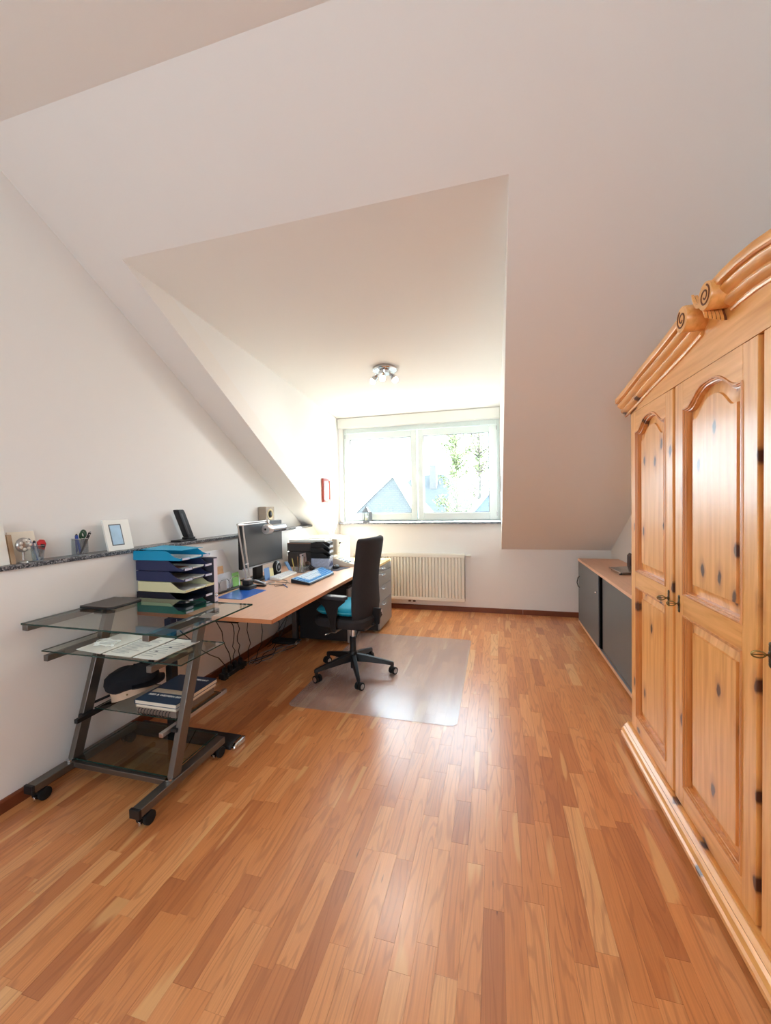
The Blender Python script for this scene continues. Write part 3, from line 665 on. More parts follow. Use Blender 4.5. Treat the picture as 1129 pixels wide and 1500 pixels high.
# ---------------------------------------------------------------- desk
DZ = .735; DX = -1.245; DY0, DY1 = 2.055, 4.08
t = thing('desk', 'long beech-topped office desk along the left wall', 'desk', (-1.72, 3.07, 0))
G().box(XG + .004, DX - .002, DY0 + .002, DY1, DZ - .025, DZ).build('tabletop', BEECH, t)
G().box(DX - .002, DX, DY0, DY1, DZ - .025, DZ - .0008).box(XG + .004, DX, DY0, DY0 + .002, DZ - .025, DZ - .0008).build('edge_band', BEECHE, t)
G().box(-1.95, -1.88, DY0 + .05, DY1 - .05, DZ - .065, DZ - .026).box(-1.56, -1.50, DY0 + .03, DY0 + .09, DZ - .045, DZ - .026).box(-2.0, -1.50, DY0 + .03, DY0 + .09, DZ - .045, DZ - .026).build('cross_beam', SATIN, t)
for yy, fx in ((2.03, -1.44), (3.66, -1.9)):
    lg = part('leg', t)
    G().box(-2.005, -1.955, yy + .028, yy + .078, .0, DZ - .04).build('column', STEEL if yy > 3 else SATIN, lg, bevel=.004)
    G().prism('x', [(yy - .075, .0), (yy + .03, .0), (yy + .03, .035), (yy - .055, .035), (yy - .075, .02)], -2.18, fx - .03).build('foot_bar', SATIN, lg, bevel=.006)
    G().prism('x', [(yy - .075, .0), (yy + .03, .0), (yy + .03, .035), (yy - .055, .035), (yy - .075, .02)], fx - .03, fx).build('foot_cap', CHROME, lg, bevel=.008)

def pedestal(name, label, x0, x1, y0, y1, z1, top, fronts):
    t = thing(name, label, 'drawer unit', ((x0 + x1) / 2, (y0 + y1) / 2, 0))
    G().box(x0, x1 - .02, y0, y1, .03, z1 - .025).build('body', CARC, t, bevel=.002)
    G().box(x0, x1, y0, y1, z1 - .025, z1).build('top', top, t, bevel=.0015)
    zz = z1 - .029
    for h_ in fronts:
        d = G().box(x1 - .02, x1, y0 + .004, y1 - .004, zz - h_ + .003, zz).build('drawer', SILVERF, t, bevel=.002)
        ym = y0 + .30 * (y1 - y0)
        G().tube([(x1, ym - .035, zz - .03), (x1 + .016, ym - .035, zz - .032), (x1 + .018, ym - .03, zz - .033), (x1 + .018, ym + .03, zz - .033), (x1 + .016, ym + .035, zz - .032), (x1, ym + .035, zz - .03)], .006, 8).build('pull', CHROME, d, smooth=True)
        zz -= h_
    for xx in (x0 + .06, x1 - .07):
        for yy in (y0 + .05, y1 - .05):
            G().lathe([(.018, 0), (.018, .022), (.008, .032)], (xx, yy, 0), 10).build('glide', CHROME, t, smooth=True)
    return t
pedestal('drawer_pedestal', 'black drawer pedestal standing under desk behind the office chair', -1.93, -1.40, 3.72, 4.08, .58, CARC, (.09, .15, .15, .15))
pedestal('drawer_pedestal', 'desk-high drawer unit with light wood top and silver fronts beside radiator', -2.2, -1.195, 4.10, 4.62, .735, OAKT, (.07, .15, .17, .28))

# cables and power strip below the desk
t = thing('power_strip', 'black power strip with plugs on floor below the desk', 'power strip', (-2.10, 2.95, 0))
G().box(-2.14, -2.08, 2.72, 3.02, .012, .055).build('body', BLACK, t, bevel=.006)
G().box(-2.13, -2.09, 2.74, 2.78, .0, .012).box(-2.13, -2.09, 2.96, 3.0, 0, .012).build('feet', RUBBER, t)
for k in range(4): G().lathe([(.02, 0), (.02, .03), (.008, .045)], (-2.11, 2.76 + .07 * k, .055), 10).build('plug', SATIN, t, smooth=True)
CG = 'loose cables hanging below the desk'
rc = random.Random(4)
for k in range(9):
    y0 = 2.3 + .2 * k; y1 = 2.80 + .05 * k + (0.25 if k > 5 else 0); xx = -2.12 + .05 * rc.random()
    pts = []
    for i in range(13):
        s = i / 12
        pts.append((xx + .06 * math.sin(3 * s + k), y0 + (y1 - y0) * s + .10 * math.sin(PI * s) * rc.uniform(.6, 1.2), max(.008, (DZ - .07) * (1 - s) ** 1.7 * (1 if k % 3 else .8) + .006 + .03 * abs(math.sin(4 * s + k)) * s)))
    tag(G().tube(pts, .0035, 6).build('cable', BLACK, smooth=True), ['first', 'second', 'third', 'fourth', 'fifth', 'sixth', 'seventh', 'eighth', 'ninth'][k] + ' drooping black cable below desk counted from the glass trolley', 'cable', CG)
for k in range(6):
    pts = []
    for i in range(15):
        s = i / 14
        pts.append((-2.08 + .14 * s + .07 * math.sin(5 * s + k * 1.3), 3.02 + .52 * s + .05 * math.cos(4 * s + k), .006 + .012 * (k % 3) + .012 * abs(math.sin(3 * s))))
    tag(G().tube(pts, .0038, 6).build('cable', SATIN if k % 2 else mat('grey_cable', (130, 130, 132), .6), smooth=True), 'cable coiled on floor below the desk beside black pedestal', 'cable', 'cables coiled on the floor')

# ---------------------------------------------------------------- office chair and floor mat
pts = []
for (cx, cy, a0) in ((-.29, 4.05, 0), (-1.36, 4.05, 90), (-1.36, 2.54, 180), (-.29, 2.54, 270)):
    for k in range(7): a = math.radians(a0 + 15 * k); pts.append((cx + .05 * math.cos(a), cy + .05 * math.sin(a)))
tag(G().prism('z', pts, .0006, .0034).build('floor_mat', MATM), 'translucent plastic floor mat with rounded corners under office chair', 'floor mat')
CA = math.radians(171)
ch = thing('office_chair', 'black high-back swivel office chair at desk, turned away', 'chair', (-1.135, 3.10, .0034), CA)
def loc(g, name, m, parent, **k): return g.build(name, m, parent, world=False, **k)
for k in range(5):
    a = math.radians(8.5 + 72 * k) - CA; ca, sa = math.cos(a), math.sin(a)
    P = lambda r, w_, z: (r * ca - w_ * sa, r * sa + w_ * ca, z)
    rs = []
    for r, hw, zt, zb in ((.03, .026, .165, .105), (.12, .024, .150, .100), (.26, .018, .118, .085), (.325, .015, .102, .074), (.335, .010, .096, .07)):
        rs.append([P(r, -hw, zb), P(r, hw, zb), P(r, hw * .7, zt), P(r, -hw * .7, zt)])
    lg = loc(G().rings(rs), 'leg', BLACK, ch, bevel=.003)
    loc(G().rings([[P(.308, -.011, .092), P(.308, .011, .092), P(.332, .011, .092), P(.332, -.011, .092)], [P(.308, -.010, .05), P(.308, .010, .05), P(.330, .010, .05), P(.330, -.010, .05)]]), 'castor_fork', BLACK, lg, bevel=.002)
    b = a + .9 + k * .35; tb, nb = Vector((math.cos(b), math.sin(b), 0)), Vector((-math.sin(b), math.cos(b), 0))
    cw = Vector(P(.32, 0, .029)) + tb * .012
    for s in (-1, 1):
        c0 = cw + nb * s * .007; c1 = cw + nb * s * .026
        loc(G().tube([c0, c0 + (c1 - c0) * .15, c0 + (c1 - c0) * .85, c1], .029, 18), 'castor_wheel', RUBBER, lg, smooth=True)
        loc(G().tube([c1, c1 + nb * s * .0012], .019, 16), 'hubcap', ALU, lg)
loc(G().lathe([(.022, .045), (.022, .10), (.036, .105), (.036, .17), (.03, .185)], (0, 0, 0), 18), 'hub', BLACK, ch, smooth=True)
loc(G().lathe([(.026, .18), (.026, .30), (.023, .302)], (0, 0, 0), 16), 'column_sleeve', BLACK, ch, smooth=True)
loc(G().lathe([(.014, .28), (.014, .41)], (0, 0, 0), 16), 'gas_lift', CHROME, ch, smooth=True)
loc(G().box(-.16, .14, -.10, .10, .385, .43), 'tilt_mechanism', BLACK, ch, bevel=.012)
loc(G().tube([(.06, .09, .405), (.06, .24, .40), (.08, .29, .392)], .006, 8), 'lever', CHROME, ch, smooth=True)
loc(G().tube([(-.10, .09, .395), (-.14, .22, .36), (-.15, .25, .35)], .005, 8), 'lever', SATIN, ch, smooth=True)
# seat
rs = []
for z, s in ((.425, .86), (.43, .95), (.455, 1.0), (.485, 1.0), (.502, .94), (.508, .80)):
    ring = []
    for j in range(36):
        a = 2 * PI * j / 36; c_, s_ = math.cos(a), math.sin(a); k_ = (abs(c_) ** 4.5 + abs(s_) ** 4.5) ** (-1 / 4.5)
        ring.append((.03 + .235 * s * k_ * c_, .235 * s * k_ * s_, z - (.015 * max(0, c_) ** 2 if z > .44 else 0)))
    rs.append(ring)
loc(G().rings(rs), 'seat', FABRIC, ch, smooth=True)
# backrest: a curved upholstered shell
def back_ring(z, hw, xo, th, curve, m=14):
    front, rear = [], []
    for i in range(m + 1):
        u = -1 + 2 * i / m; y = hw * math.copysign(abs(u) ** .92, u); e = math.sqrt(max(0, 1 - abs(u) ** 5)); xc = xo + curve * u * u
        front.append((xc + th * .5 * e + .001, y, z)); rear.append((xc - th * .5 * e - .001, y, z))
    return front + rear[::-1]
rs = []
for z, hw, xo, th in ((.435, .13, -.185, .02), (.44, .165, -.186, .045), (.46, .195, -.188, .062), (.52, .218, -.196, .072), (.60, .226, -.200, .082), (.68, .218, -.198, .084), (.78, .208, -.200, .078),
                      (.88, .212, -.212, .070), (.98, .222, -.230, .064), (1.06, .228, -.244, .062), (1.11, .228, -.252, .060), (1.130, .222, -.255, .052), (1.140, .21, -.256, .036), (1.143, .19, -.256, .012)):
    rs.append(back_ring(z - .02, hw * .98, xo + .046, th, .035))
loc(G().rings(rs), 'backrest', FABRIC, ch, smooth=True, angle=70)
loc(G().box(-.196, -.190, -.16, -.09, .468, .503), 'care_tag', mat('tag_white', (214, 214, 214), .7), ch)
loc(G().bar((-.10, 0, .41), (-.215, 0, .44), .07, .022).bar((-.21, 0, .43), (-.225, 0, .56), .07, .02), 'back_bracket', BLACK, ch, bevel=.004)
for s in (1, -1):
    ar = part('armrest', ch)
    loc(G().prism('y', [(-.005, .42), (.03, .42), (.045, .50), (.085, .60), (.15, .655), (.15, .672), (-.09, .672), (-.09, .655), (-.03, .61), (-.012, .52)], s * .275 - .011, s * .275 + .011), 'arm_post', BLACK, ar, bevel=.005)
    loc(G().box(-.005, .03, min(s * .12, s * .28), max(s * .12, s * .28), .412, .43), 'arm_bracket', STEEL, ar, bevel=.003)
    loc(G().prism('z', [(-.105, -.02), (-.09, -.036), (.08, -.036), (.105, -.02), (.105, .02), (.08, .036), (-.09, .036), (-.105, .02)], .672, .698), 'arm_pad', mat('arm_pad_rubber', (58, 60, 66), .42), ar, bevel=.007)
    for o in ar.children:
        if o.name.startswith('arm_pad'):
            for v in o.data.vertices: v.co.y += s * .275
# turquoise cushion lying on the seat
cu_t = thing('seat_cushion', 'turquoise cushion lying on the office chair seat', 'cushion', (-1.135, 3.10, .512), CA)
rs = []
for i in range(9):
    tt = -PI / 2 + PI * i / 8; s = .55 + .45 * math.cos(tt) ** .6 if abs(math.cos(tt)) > .01 else .55
    ring = []
    for j in range(32):
        a = 2 * PI * j / 32; c_, s_ = math.cos(a), math.sin(a); k_ = (abs(c_) ** 5 + abs(s_) ** 5) ** (-1 / 5)
        ring.append((.05 + .195 * s * k_ * c_, .205 * s * k_ * s_, .038 + .036 * math.sin(tt)))
    rs.append(ring)
loc(G().rings(rs), 'cover', mat('turquoise_cloth', (14, 158, 190), .7, bump=.2, bscale=300), cu_t, smooth=True)
loc(G().tube([(.05 + .197 * ((abs(math.cos(a)) ** 5 + abs(math.sin(a)) ** 5) ** (-1 / 5)) * math.cos(a), .207 * ((abs(math.cos(a)) ** 5 + abs(math.sin(a)) ** 5) ** (-1 / 5)) * math.sin(a), .038) for a in [2 * PI * i / 40 for i in range(41)]], .004, 6), 'piping', mat('turquoise_piping', (90, 196, 214), .6), cu_t, smooth=True)

# ---------------------------------------------------------------- glass trolley
t = thing('glass_trolley', 'steel and glass computer trolley on castors beside desk end', 'trolley', (-1.82, 1.65, 0))
tro = t
def glass_plate(x0, x1, y0, y1, z, th, name, m=TABLEG):
    o = G().box(x0, x1, y0, y1, z - th, z).build(name, m, tro)
    e = .0008
    ringframe_xy = G()
    ringframe_xy.box(x0 - e, x1 + e, y0 - e, y0, z - th, z).box(x0 - e, x1 + e, y1, y1 + e, z - th, z).box(x0 - e, x0, y0, y1, z - th, z).box(x1, x1 + e, y0, y1, z - th, z)
    ringframe_xy.build('polished_edge', EDGEG, o)
    return o
glass_plate(-2.185, -1.292, 1.39, 1.938, .855, .008, 'glass_top')
glass_plate(-2.185, -1.352, 1.475, 1.775, .694, .006, 'middle_glass_shelf')
glass_plate(-2.09, -1.535, 1.66, 1.97, .325, .005, 'small_glass_shelf', SMOKEG)
glass_plate(-2.11, -1.53, 1.56, 1.925, .108, .006, 'bottom_glass_shelf', SMOKEG)
for x, s in ((-2.125, -1), (-1.505, 1)):
    fr = part('side_frame', t)
    G().box(x - .025, x + .025, 1.365, 1.925, .062, .098).build('foot_rail', STEEL, fr, bevel=.003)
    G().box(x - .027, x + .027, 1.352, 1.366, .060, .100).build('end_cap', BLACK, fr, bevel=.002)
    G().bar((x, 1.575, .098), (x, 1.795, .815), .032, .055).build('leaning_leg', STEEL, fr, bevel=.003)
    G().bar((x, 1.45, .668), (x, 1.76, .668), .028, .03).build('shelf_arm', STEEL, fr, bevel=.003)
    G().bar((x + s * .045, 1.395, .832), (x + s * .045, 1.86, .832), .036, .03).build('top_rail', STEEL, fr, bevel=.003)
    G().box(min(x, x + s * .06), max(x, x + s * .06), 1.75, 1.80, .80, .83).build('top_clamp', STEEL, fr, bevel=.003)
    G().bar((x - s * .045, 1.55, .306), (x - s * .045, 2.03, .306), .022, .022).build('runner', ALU if s > 0 else BLACK, fr, bevel=.002)
    G().box(x - s * .02 - .02, x - s * .02 + .02, 1.60, 1.66, .298, .314).build('runner_bracket', SATIN, fr)
    for y in (1.40, 1.88):
        cs = part('castor', fr)
        G().box(x - .008, x + .008, y - .012, y + .014, .035, .062).build('castor_fork', BLACK, cs, bevel=.002)
        for q in (-1, 1): G().lathe([(.026, 0), (.029, .002), (.029, .016), (.024, .018)], (x + q * .010 - (.018 if q < 0 else 0), y + .012, .029), 16, 'x').build('castor_wheel', RUBBER, cs, smooth=True)
        G().box(x - .006, x + .006, y - .026, y - .014, .012, .03).build('brake_tab', CHROME, cs, bevel=.002)
    G().lathe([(.016, 0), (.016, .012)], (x, 1.545, .098), 12).build('bolt_cap', CHROME, fr)
G().box(-2.1, -1.53, 1.545, 1.575, .070, .096).build('cross_bar', STEEL, t, bevel=.002)
for x in (-2.10, -1.55): G().lathe([(.012, 0), (.012, .012)], (x, 1.51, .668 + .006), 10).build('glass_clip', BLACK, t)

# things on the trolley
t = thing('laptop', 'slim dark closed laptop lying on the trolley glass top', 'laptop', (-2.07, 1.77, .8552))
G().prism('z', [(-2.17, 1.66), (-1.98, 1.66), (-1.955, 1.68), (-1.955, 1.85), (-1.985, 1.87), (-2.17, 1.87)], .857, .866).build('base', SATIN, t, bevel=.002)
G().prism('z', [(-2.17, 1.66), (-1.98, 1.66), (-1.955, 1.68), (-1.955, 1.85), (-1.985, 1.87), (-2.17, 1.87)], .8665, .872).build('lid', mat('laptop_lid', (62, 56, 54), .3), t, bevel=.002)
G().box(-2.16, -2.14, 1.67, 1.69, .8551, .857).box(-1.99, -1.975, 1.67, 1.69, .8551, .857).box(-2.16, -2.14, 1.84, 1.86, .8551, .857).box(-1.99, -1.975, 1.84, 1.86, .8551, .857).build('rubber_foot', RUBBER, t)
def sheet(label, pts, z, nlines=0, col=PAPER, th=.002):
    g = G().prism('z', pts, z, z + th); o = g.build('document', col); tag(o, label, 'paper', 'papers on the middle trolley shelf')
    if nlines:
        a, b, c, d = [Vector((p[0], p[1], 0)) for p in pts]
        ln = G()
        for k in range(nlines):
            s = .12 + .76 * k / nlines
            p = a + (d - a) * s; q = b + (c - b) * s
            u0 = p + (q - p) * .1; u1 = p + (q - p) * (.55 + .35 * random.random()); w_ = (d - a).normalized() * .0022
            ln.add([(v.x, v.y, z + th + .0004) for v in (u0 - w_, u1 - w_, u1 + w_, u0 + w_)], [(0, 1, 2, 3)])
        ln.build('printed_lines', mat('grey_ink', (170, 170, 174), .8), o)
    return o
sheet('blank white sheet pile under the white earphones on trolley shelf', [(-2.02, 1.52), (-1.842, 1.50), (-1.836, 1.765), (-2.02, 1.765)], .6945)
sheet('printed letter in the middle of the trolley shelf', [(-1.828, 1.50), (-1.656, 1.497), (-1.648, 1.76), (-1.825, 1.765)], .6945, 14)
sheet('printed form with dark boxes at right of the trolley shelf', [(-1.642, 1.497), (-1.50, 1.495), (-1.485, 1.755), (-1.632, 1.76)], .6945, 9)
for k, (x, y) in enumerate(((-1.60, 1.58), (-1.575, 1.64))):
    G().box(x, x + .016, y, y + .008, .6966, .6972).build('printed_box', INK, [o for o in bpy.data.objects if o.get('label', '').startswith('printed form')][0])
t = thing('earphones', 'tangled white earphones on papers of the trolley shelf', 'earphones', (-1.92, 1.60, .6966))
pts = []
for i in range(60):
    a = i * .55; pts.append((-1.92 + .045 * math.cos(a) * (1 - .3 * math.sin(i * .2)), 1.60 + .03 * math.sin(a * 1.1 + .3), .701 + .009 * (1 + math.sin(a * .7))))
G().tube(pts, .0025, 5).build('cable', WHITE, t, smooth=True)
for dx in (-.05, .055): G().ell((-1.92 + dx, 1.585, .7055), .009, .008, .008, 8, 6).build('ear_bud', WHITE, t, smooth=True)
# books and notebook on the small glass shelf
BKC = mat('book_cover_blue', (44, 66, 92), .35, var=.35, bscale=9); BKS = mat('book_band', (196, 180, 160), .6)
def book(z, h_, x0, x1, y0, y1, label, cover, title=None):
    t = thing('book', label, 'book', ((x0 + x1) / 2, (y0 + y1) / 2, z), 0, 'books on the small trolley shelf')
    G().box(x0 + .003, x1 - .003, y0 + .003, y1 - .003, z + .002, z + h_ - .002).build('pages', PAPERW, t)
    G().box(x0, x1, y0, y1, z + h_ - .002, z + h_).build('cover', cover, t); G().box(x0, x1, y0, y1, z, z + .002).build('cover', cover, t)
    G().box(x0, x0 + .003, y0, y1, z + .002, z + h_ - .002).build('spine', cover, t)
    return t
z = .3255
t = thing('spiral_pad', 'brown-grey spiral bound pad at bottom of the book pile', 'notebook', (-1.68, 1.80, z), 0)
G().box(-1.81, -1.565, 1.665, 1.95, z, z + .034).build('pages', mat('pad_grey', (128, 112, 102), .8), t, bevel=.001)
for k in range(11): G().tube([(-1.79 + .019 * k + .009 * 0, 1.662 + .011 * math.cos(a), z + .017 + .014 * math.sin(a)) for a in [2 * PI * i / 10 for i in range(11)]], .002, 5).build('wire_loop', BLACK, t)
z += .036
book(z, .017, -1.812, -1.56, 1.66, 1.965, 'cream-edged book between spiral pad and the blue book', mat('book_cover_cream', (206, 194, 170), .5)); z += .0175
b = book(z, .022, -1.815, -1.556, 1.655, 1.97, 'blue photo-cover book with white lettering topmost of the pile', BKC)
G().box(-1.80, -1.57, 1.75, 1.79, z + .0222, z + .0228).build('cover_band', BKS, b)
text('BEER & WESTERN 2024', .021, PAPER, b, (-1.685, 1.725, z + .0226), (0, 0, 0))
text('ALMANAC', .022, PAPER, b, (-1.64, 1.93, z + .0226), (0, 0, 0))
# peaked cap
HX, HY, HZ = -1.985, 1.80, .3255
t = thing('peaked_cap', 'navy peaked cap with pale band and dark visor on trolley shelf', 'cap', (HX, HY, HZ))
NAVYC = mat('navy_cloth', (16, 18, 26), .9, bump=.2, bscale=500)
rs = []
for z_, rx, ry, ox in ((.0, .105, .095, 0), (.03, .108, .098, 0), (.05, .112, .102, 0)): rs.append([(HX + ox + rx * math.cos(a), HY + ry * math.sin(a), HZ + .02 + z_ + .035 * math.cos(a)) for a in [2 * PI * j / 28 for j in range(28)]])
G().rings(rs).build('band', mat('cap_band', (214, 186, 160), .75), t, smooth=True)
rs = []
for z_, k in ((.046, .98), (.058, 1.14), (.085, 1.22), (.115, 1.18), (.140, .95), (.155, .5), (.158, .1)): rs.append([(HX + .118 * k * math.cos(a), HY + .104 * k * math.sin(a), HZ + .02 + z_ + .035 * math.cos(a) * max(0, 1 - z_ * 4.5) + .004 * math.sin(5 * a)) for a in [2 * PI * j / 28 for j in range(28)]])
G().rings(rs).build('crown', NAVYC, t, smooth=True)
g = G(); rows = []
for i in range(6):
    u = i / 5; rows.append([(HX + (.105 + .085 * u * math.cos(b_)) * math.cos(b_ * .9), HY + (.10 + .05 * u) * math.sin(b_ * .95), HZ + .115 - .012 * u + .0 * b_) for b_ in [-.85 + 1.7 * j / 12 for j in range(13)]])
up_ = [[(p[0], p[1], p[2] + .006) for p in r_] for r_ in rows]
g.rings(rows, cap=False, closed=False); g.rings(up_, cap=False, closed=False); g.rings([rows[-1], up_[-1]], cap=False, closed=False)
g.build('visor', mat('visor_gloss', (14, 14, 18), .3), t, smooth=True)
G().lathe([(.004, 0), (.005, -.003)], (HX + .06, HY - .088, HZ + .062), 8, 'y').build('button', BRASS, t)
G().bar((HX - .10, HY - .03, HZ + .024), (HX - .16, HY - .16, HZ + .004), .02, .006).build('strap_end', NAVYC, t)

# ---------------------------------------------------------------- trays on the desk
TG = 'letter trays stacked on the desk end'
def tray(z, m, label, dx=0, dy=0, sc=1, h_=.062, lab=True, paper=None):
    x0, x1, y0, y1 = -2.195 + dx, -1.835 + dx, 2.045 + dy, 2.30 + dy
    t = thing('letter_tray', label, 'letter tray', ((x0 + x1) / 2, (y0 + y1) / 2, z), 0, TG)
    w_ = .003
    G().box(x0, x1 - .01, y0, y1, z, z + w_).build('bottom', m, t)
    side = [(x0, z + w_), (x1 - .01, z + w_), (x1 - .004, z + .012), (x1 - .05, z + .022), (x1 - .085, z + .045), (x1 - .11, z + h_), (x0, z + h_)]
    for y in (y0, y1 - w_): G().prism('y', side, y, y + w_).build('side_wall', m, t)
    G().box(x0, x0 + w_, y0 + w_, y1 - w_, z + w_, z + h_).build('back_wall', m, t)
    for ya, yb in ((y0, y0 + .075), (y1 - .075, y1)):
        lp = G().prism('y', [(x1 - .014, z), (x1, z + .002), (x1 + .004, z + .018), (x1 + .001, z + .018), (x1 - .006, z + .005)], ya, yb).build('front_lip', m, t)
        if lab: G().box(x1 + .003, x1 + .005, ya + .008, yb - .008, z + .003, z + .016).build('label_strip', mat('label_card', (206, 210, 232), .6), lp)
    if paper:
        for k in range(paper):
            o = G().box(x0 + .01, x1 - .02 - .004 * k, y0 + .012, y1 - .012, z + .0034 + .0042 * k, z + .0072 + .0042 * k).build('paper_stack', PAPER)
            tag(o, 'thin paper stack lying in ' + label, 'paper', 'papers in the letter trays')
    return t
z = DZ + .0005
tray(z, GREEN, 'translucent green letter tray at bottom of the stack', h_=.064, lab=True, paper=0)
tray(z + .066, mat('black_navy_plastic', (30, 34, 52), .4), 'blue-black letter tray above the green tray', paper=0)
tray(z + .132, CREAM, 'cream letter tray in the middle of the stack', .012, 0, lab=False, paper=1)
tray(z + .198, NAVY, 'navy letter tray directly above the cream tray', paper=1)
tray(z + .264, NAVY, 'navy letter tray second from top of the stack', paper=1)
tray(z + .330, TURQ, 'turquoise letter tray on top of the stack', -.006, -.012, h_=.058, paper=1)
tag(G().box(-2.1, -1.93, 2.08, 2.2, z + .264 + .0075, z + .264 + .009).build('photo_leaflet', mat('leaflet_rust', (170, 96, 70), .6, var=.5, bscale=25)), 'rust coloured leaflet in the navy tray below the top tray', 'paper')
tag(G().add([(-2.17, 2.06, z + .392), (-1.86, 2.06, z + .390), (-1.86, 2.25, z + .388), (-2.17, 2.25, z + .398), (-2.17, 2.06, z + .3945), (-1.86, 2.06, z + .3925), (-1.86, 2.25, z + .3905), (-2.17, 2.25, z + .4005)],
   [(0, 1, 2, 3), (4, 5, 6, 7), (0, 1, 5, 4), (1, 2, 6, 5), (2, 3, 7, 6), (3, 0, 4, 7)]).build('folder', mat('turquoise_card', (20, 160, 205), .5)), 'turquoise card folder lying across the top letter tray', 'folder')
t = thing('ring_binder', 'pale lilac ring binder standing behind the letter trays', 'binder', (-1.95, 2.37, DZ))
G().box(-2.19, -1.851, 2.335, 2.375, DZ, DZ + .31).build('cover', mat('binder_dark', (70, 70, 84), .5), t, bevel=.002)
G().box(-1.8505, -1.8485, 2.338, 2.372, DZ + .008, DZ + .302).build('spine_label', mat('spine_lilac', (218, 212, 226), .6), t)
G().tube([(-1.848, 2.355 + .013 * math.cos(a), DZ + .055 + .013 * math.sin(a)) for a in [2 * PI * i / 14 for i in range(15)]], .0035, 6).build('finger_ring', CHROME, t, smooth=True)

# leaflet stand with cards
t = thing('leaflet_holder', 'black wire leaflet holder standing behind blue folder', 'holder', (-2.02, 2.7, DZ))
G().box(-2.07, -1.985, 2.56, 2.86, DZ, DZ + .012).build('base', BLACK, t, bevel=.003)
for k in range(2):
    y0 = 2.58 + .13 * k
    G().tube([(-1.995, y0, DZ + .01), (-1.995, y0, DZ + .08), (-1.995, y0 + .02, DZ + .098), (-1.995, y0 + .09, DZ + .098), (-1.995, y0 + .11, DZ + .08), (-1.995, y0 + .11, DZ + .01)], .003, 6).build('wire_loop', CHROME, t, smooth=True)
def card(name, label, x, y0, y1, z0, z1, m, lean=.03, cat='card', slant=0):
    o = G().add([(x, y0, z0), (x, y1, z0), (x - lean, y1 - slant, z1), (x - lean, y0, z1), (x - .004, y0, z0), (x - .004, y1, z0), (x - lean - .004, y1 - slant, z1), (x - lean - .004, y0, z1)],
        [(0, 1, 2, 3), (4, 5, 6, 7), (0, 1, 5, 4), (1, 2, 6, 5), (2, 3, 7, 6), (3, 0, 4, 7)]).build(name, m)
    return tag(o, label, cat)
card('brochure', 'tall glossy white brochure at back of leaflet holder', -2.062, 2.57, 2.90, DZ + .012, DZ + .315, mat('gloss_white', (238, 244, 252), .3), .05, 'brochure', .12)
card('postcard', 'orange and tan postcard in leaflet holder', -2.045, 2.575, 2.72, DZ + .012, DZ + .19, mat('postcard_orange', (214, 170, 126), .5, var=.45, bscale=22), .025, 'card')
card('brochure', 'pale grey leaflet in front of the postcard', -2.03, 2.575, 2.78, DZ + .012, DZ + .135, mat('leaflet_grey', (206, 212, 222), .5, var=.15, bscale=30), .014, 'brochure')
card('brochure', 'light green leaflet at right of leaflet holder', -2.02, 2.78, 2.88, DZ + .012, DZ + .12, mat('leaflet_green', (150, 214, 120), .5), .01, 'brochure', .02)
card('business_card_stack', 'grey card bundle behind the first wire loop', -2.006, 2.585, 2.68, DZ + .013, DZ + .085, mat('cards_grey', (196, 192, 190), .6), .004, 'card')
tag(G().prism('z', [(-1.93, 2.46), (-1.715, 2.45), (-1.715, 2.76), (-1.955, 2.80)], DZ, DZ + .004).build('blue_folder', BLUEP), 'glossy blue folder lying flat on desk', 'folder')

# ---------------------------------------------------------------- monitor, lamp, keyboard ...
t = thing('monitor', 'wide black computer monitor with dark screen on desk', 'monitor', (-2.03, 3.155, DZ))
G().box(-2.01, -1.972, 2.835, 3.475, .872, 1.252).build('housing', BLACK, t, bevel=.006)
G().box(-1.9715, -1.9705, 2.848, 3.462, .892, 1.240).build('screen', mat('screen_glass', (84, 88, 92), .22), t)  # grey of the reflected room is put into the screen colour
G().box(-1.974, -1.969, 2.835, 3.475, .870, .880).build('chin_strip', ALU, t)
G().box(-2.06, -2.02, 3.10, 3.21, DZ + .012, 1.0).build('stand_neck', BLACK, t, bevel=.008)
G().prism('z', [(-2.15, 3.05), (-1.985, 3.02), (-1.975, 3.155), (-1.985, 3.29), (-2.15, 3.26)], DZ, DZ + .013).build('stand_foot', BLACK, t, bevel=.004)
t = thing('desk_lamp', 'pale metal swing-arm desk lamp with cylindrical head in front of monitor', 'lamp', (-1.885, 2.78, DZ))
LMET = mat('lamp_champagne', (214, 208, 204), .3, metal=.7)
G().box(-1.93, -1.84, 2.72, 2.83, DZ, DZ + .035).box(-1.915, -1.855, 2.74, 2.81, DZ + .035, DZ + .075).build('base', BLACK, t, bevel=.008)
G().lathe([(.03, .075), (.03, .083), (.012, .088)], (-1.885, 2.775, DZ), 16).build('swivel', LMET, t, smooth=True)
for k in (0, 1):
    G().tube([(-1.885, 2.755 + .045 * k, DZ + .085), (-1.885, 2.665 + .06 * k, 1.245)], .006, 8).build('lower_arm', LMET, t)
G().tube([(-1.885, 2.75, DZ + .2), (-1.885, 2.79, DZ + .2)], .004, 6).tube([(-1.885, 2.658, 1.25), (-1.885, 2.735, 1.245)], .009, 8).build('arm_link', LMET, t)
for k in (0, 1): G().tube([(-1.885, 2.67, 1.258 - .014 * k), (-1.885, 3.06, 1.262 - .014 * k)], .005, 8).build('upper_arm', LMET, t)
G().lathe([(.014, 0), (.014, .03)], (-1.90, 3.075, 1.258), 12, 'x').tube([(-1.885, 3.075, 1.26), (-1.885, 3.10, 1.235)], .008, 8).build('head_joint', LMET, t, smooth=True)
G().lathe([(.012, 0), (.036, .002), (.042, .012), (.042, .07), (.034, .075)], (-1.87, 3.02, 1.19), 20, 'y').build('head_collar', LMET, t, smooth=True)
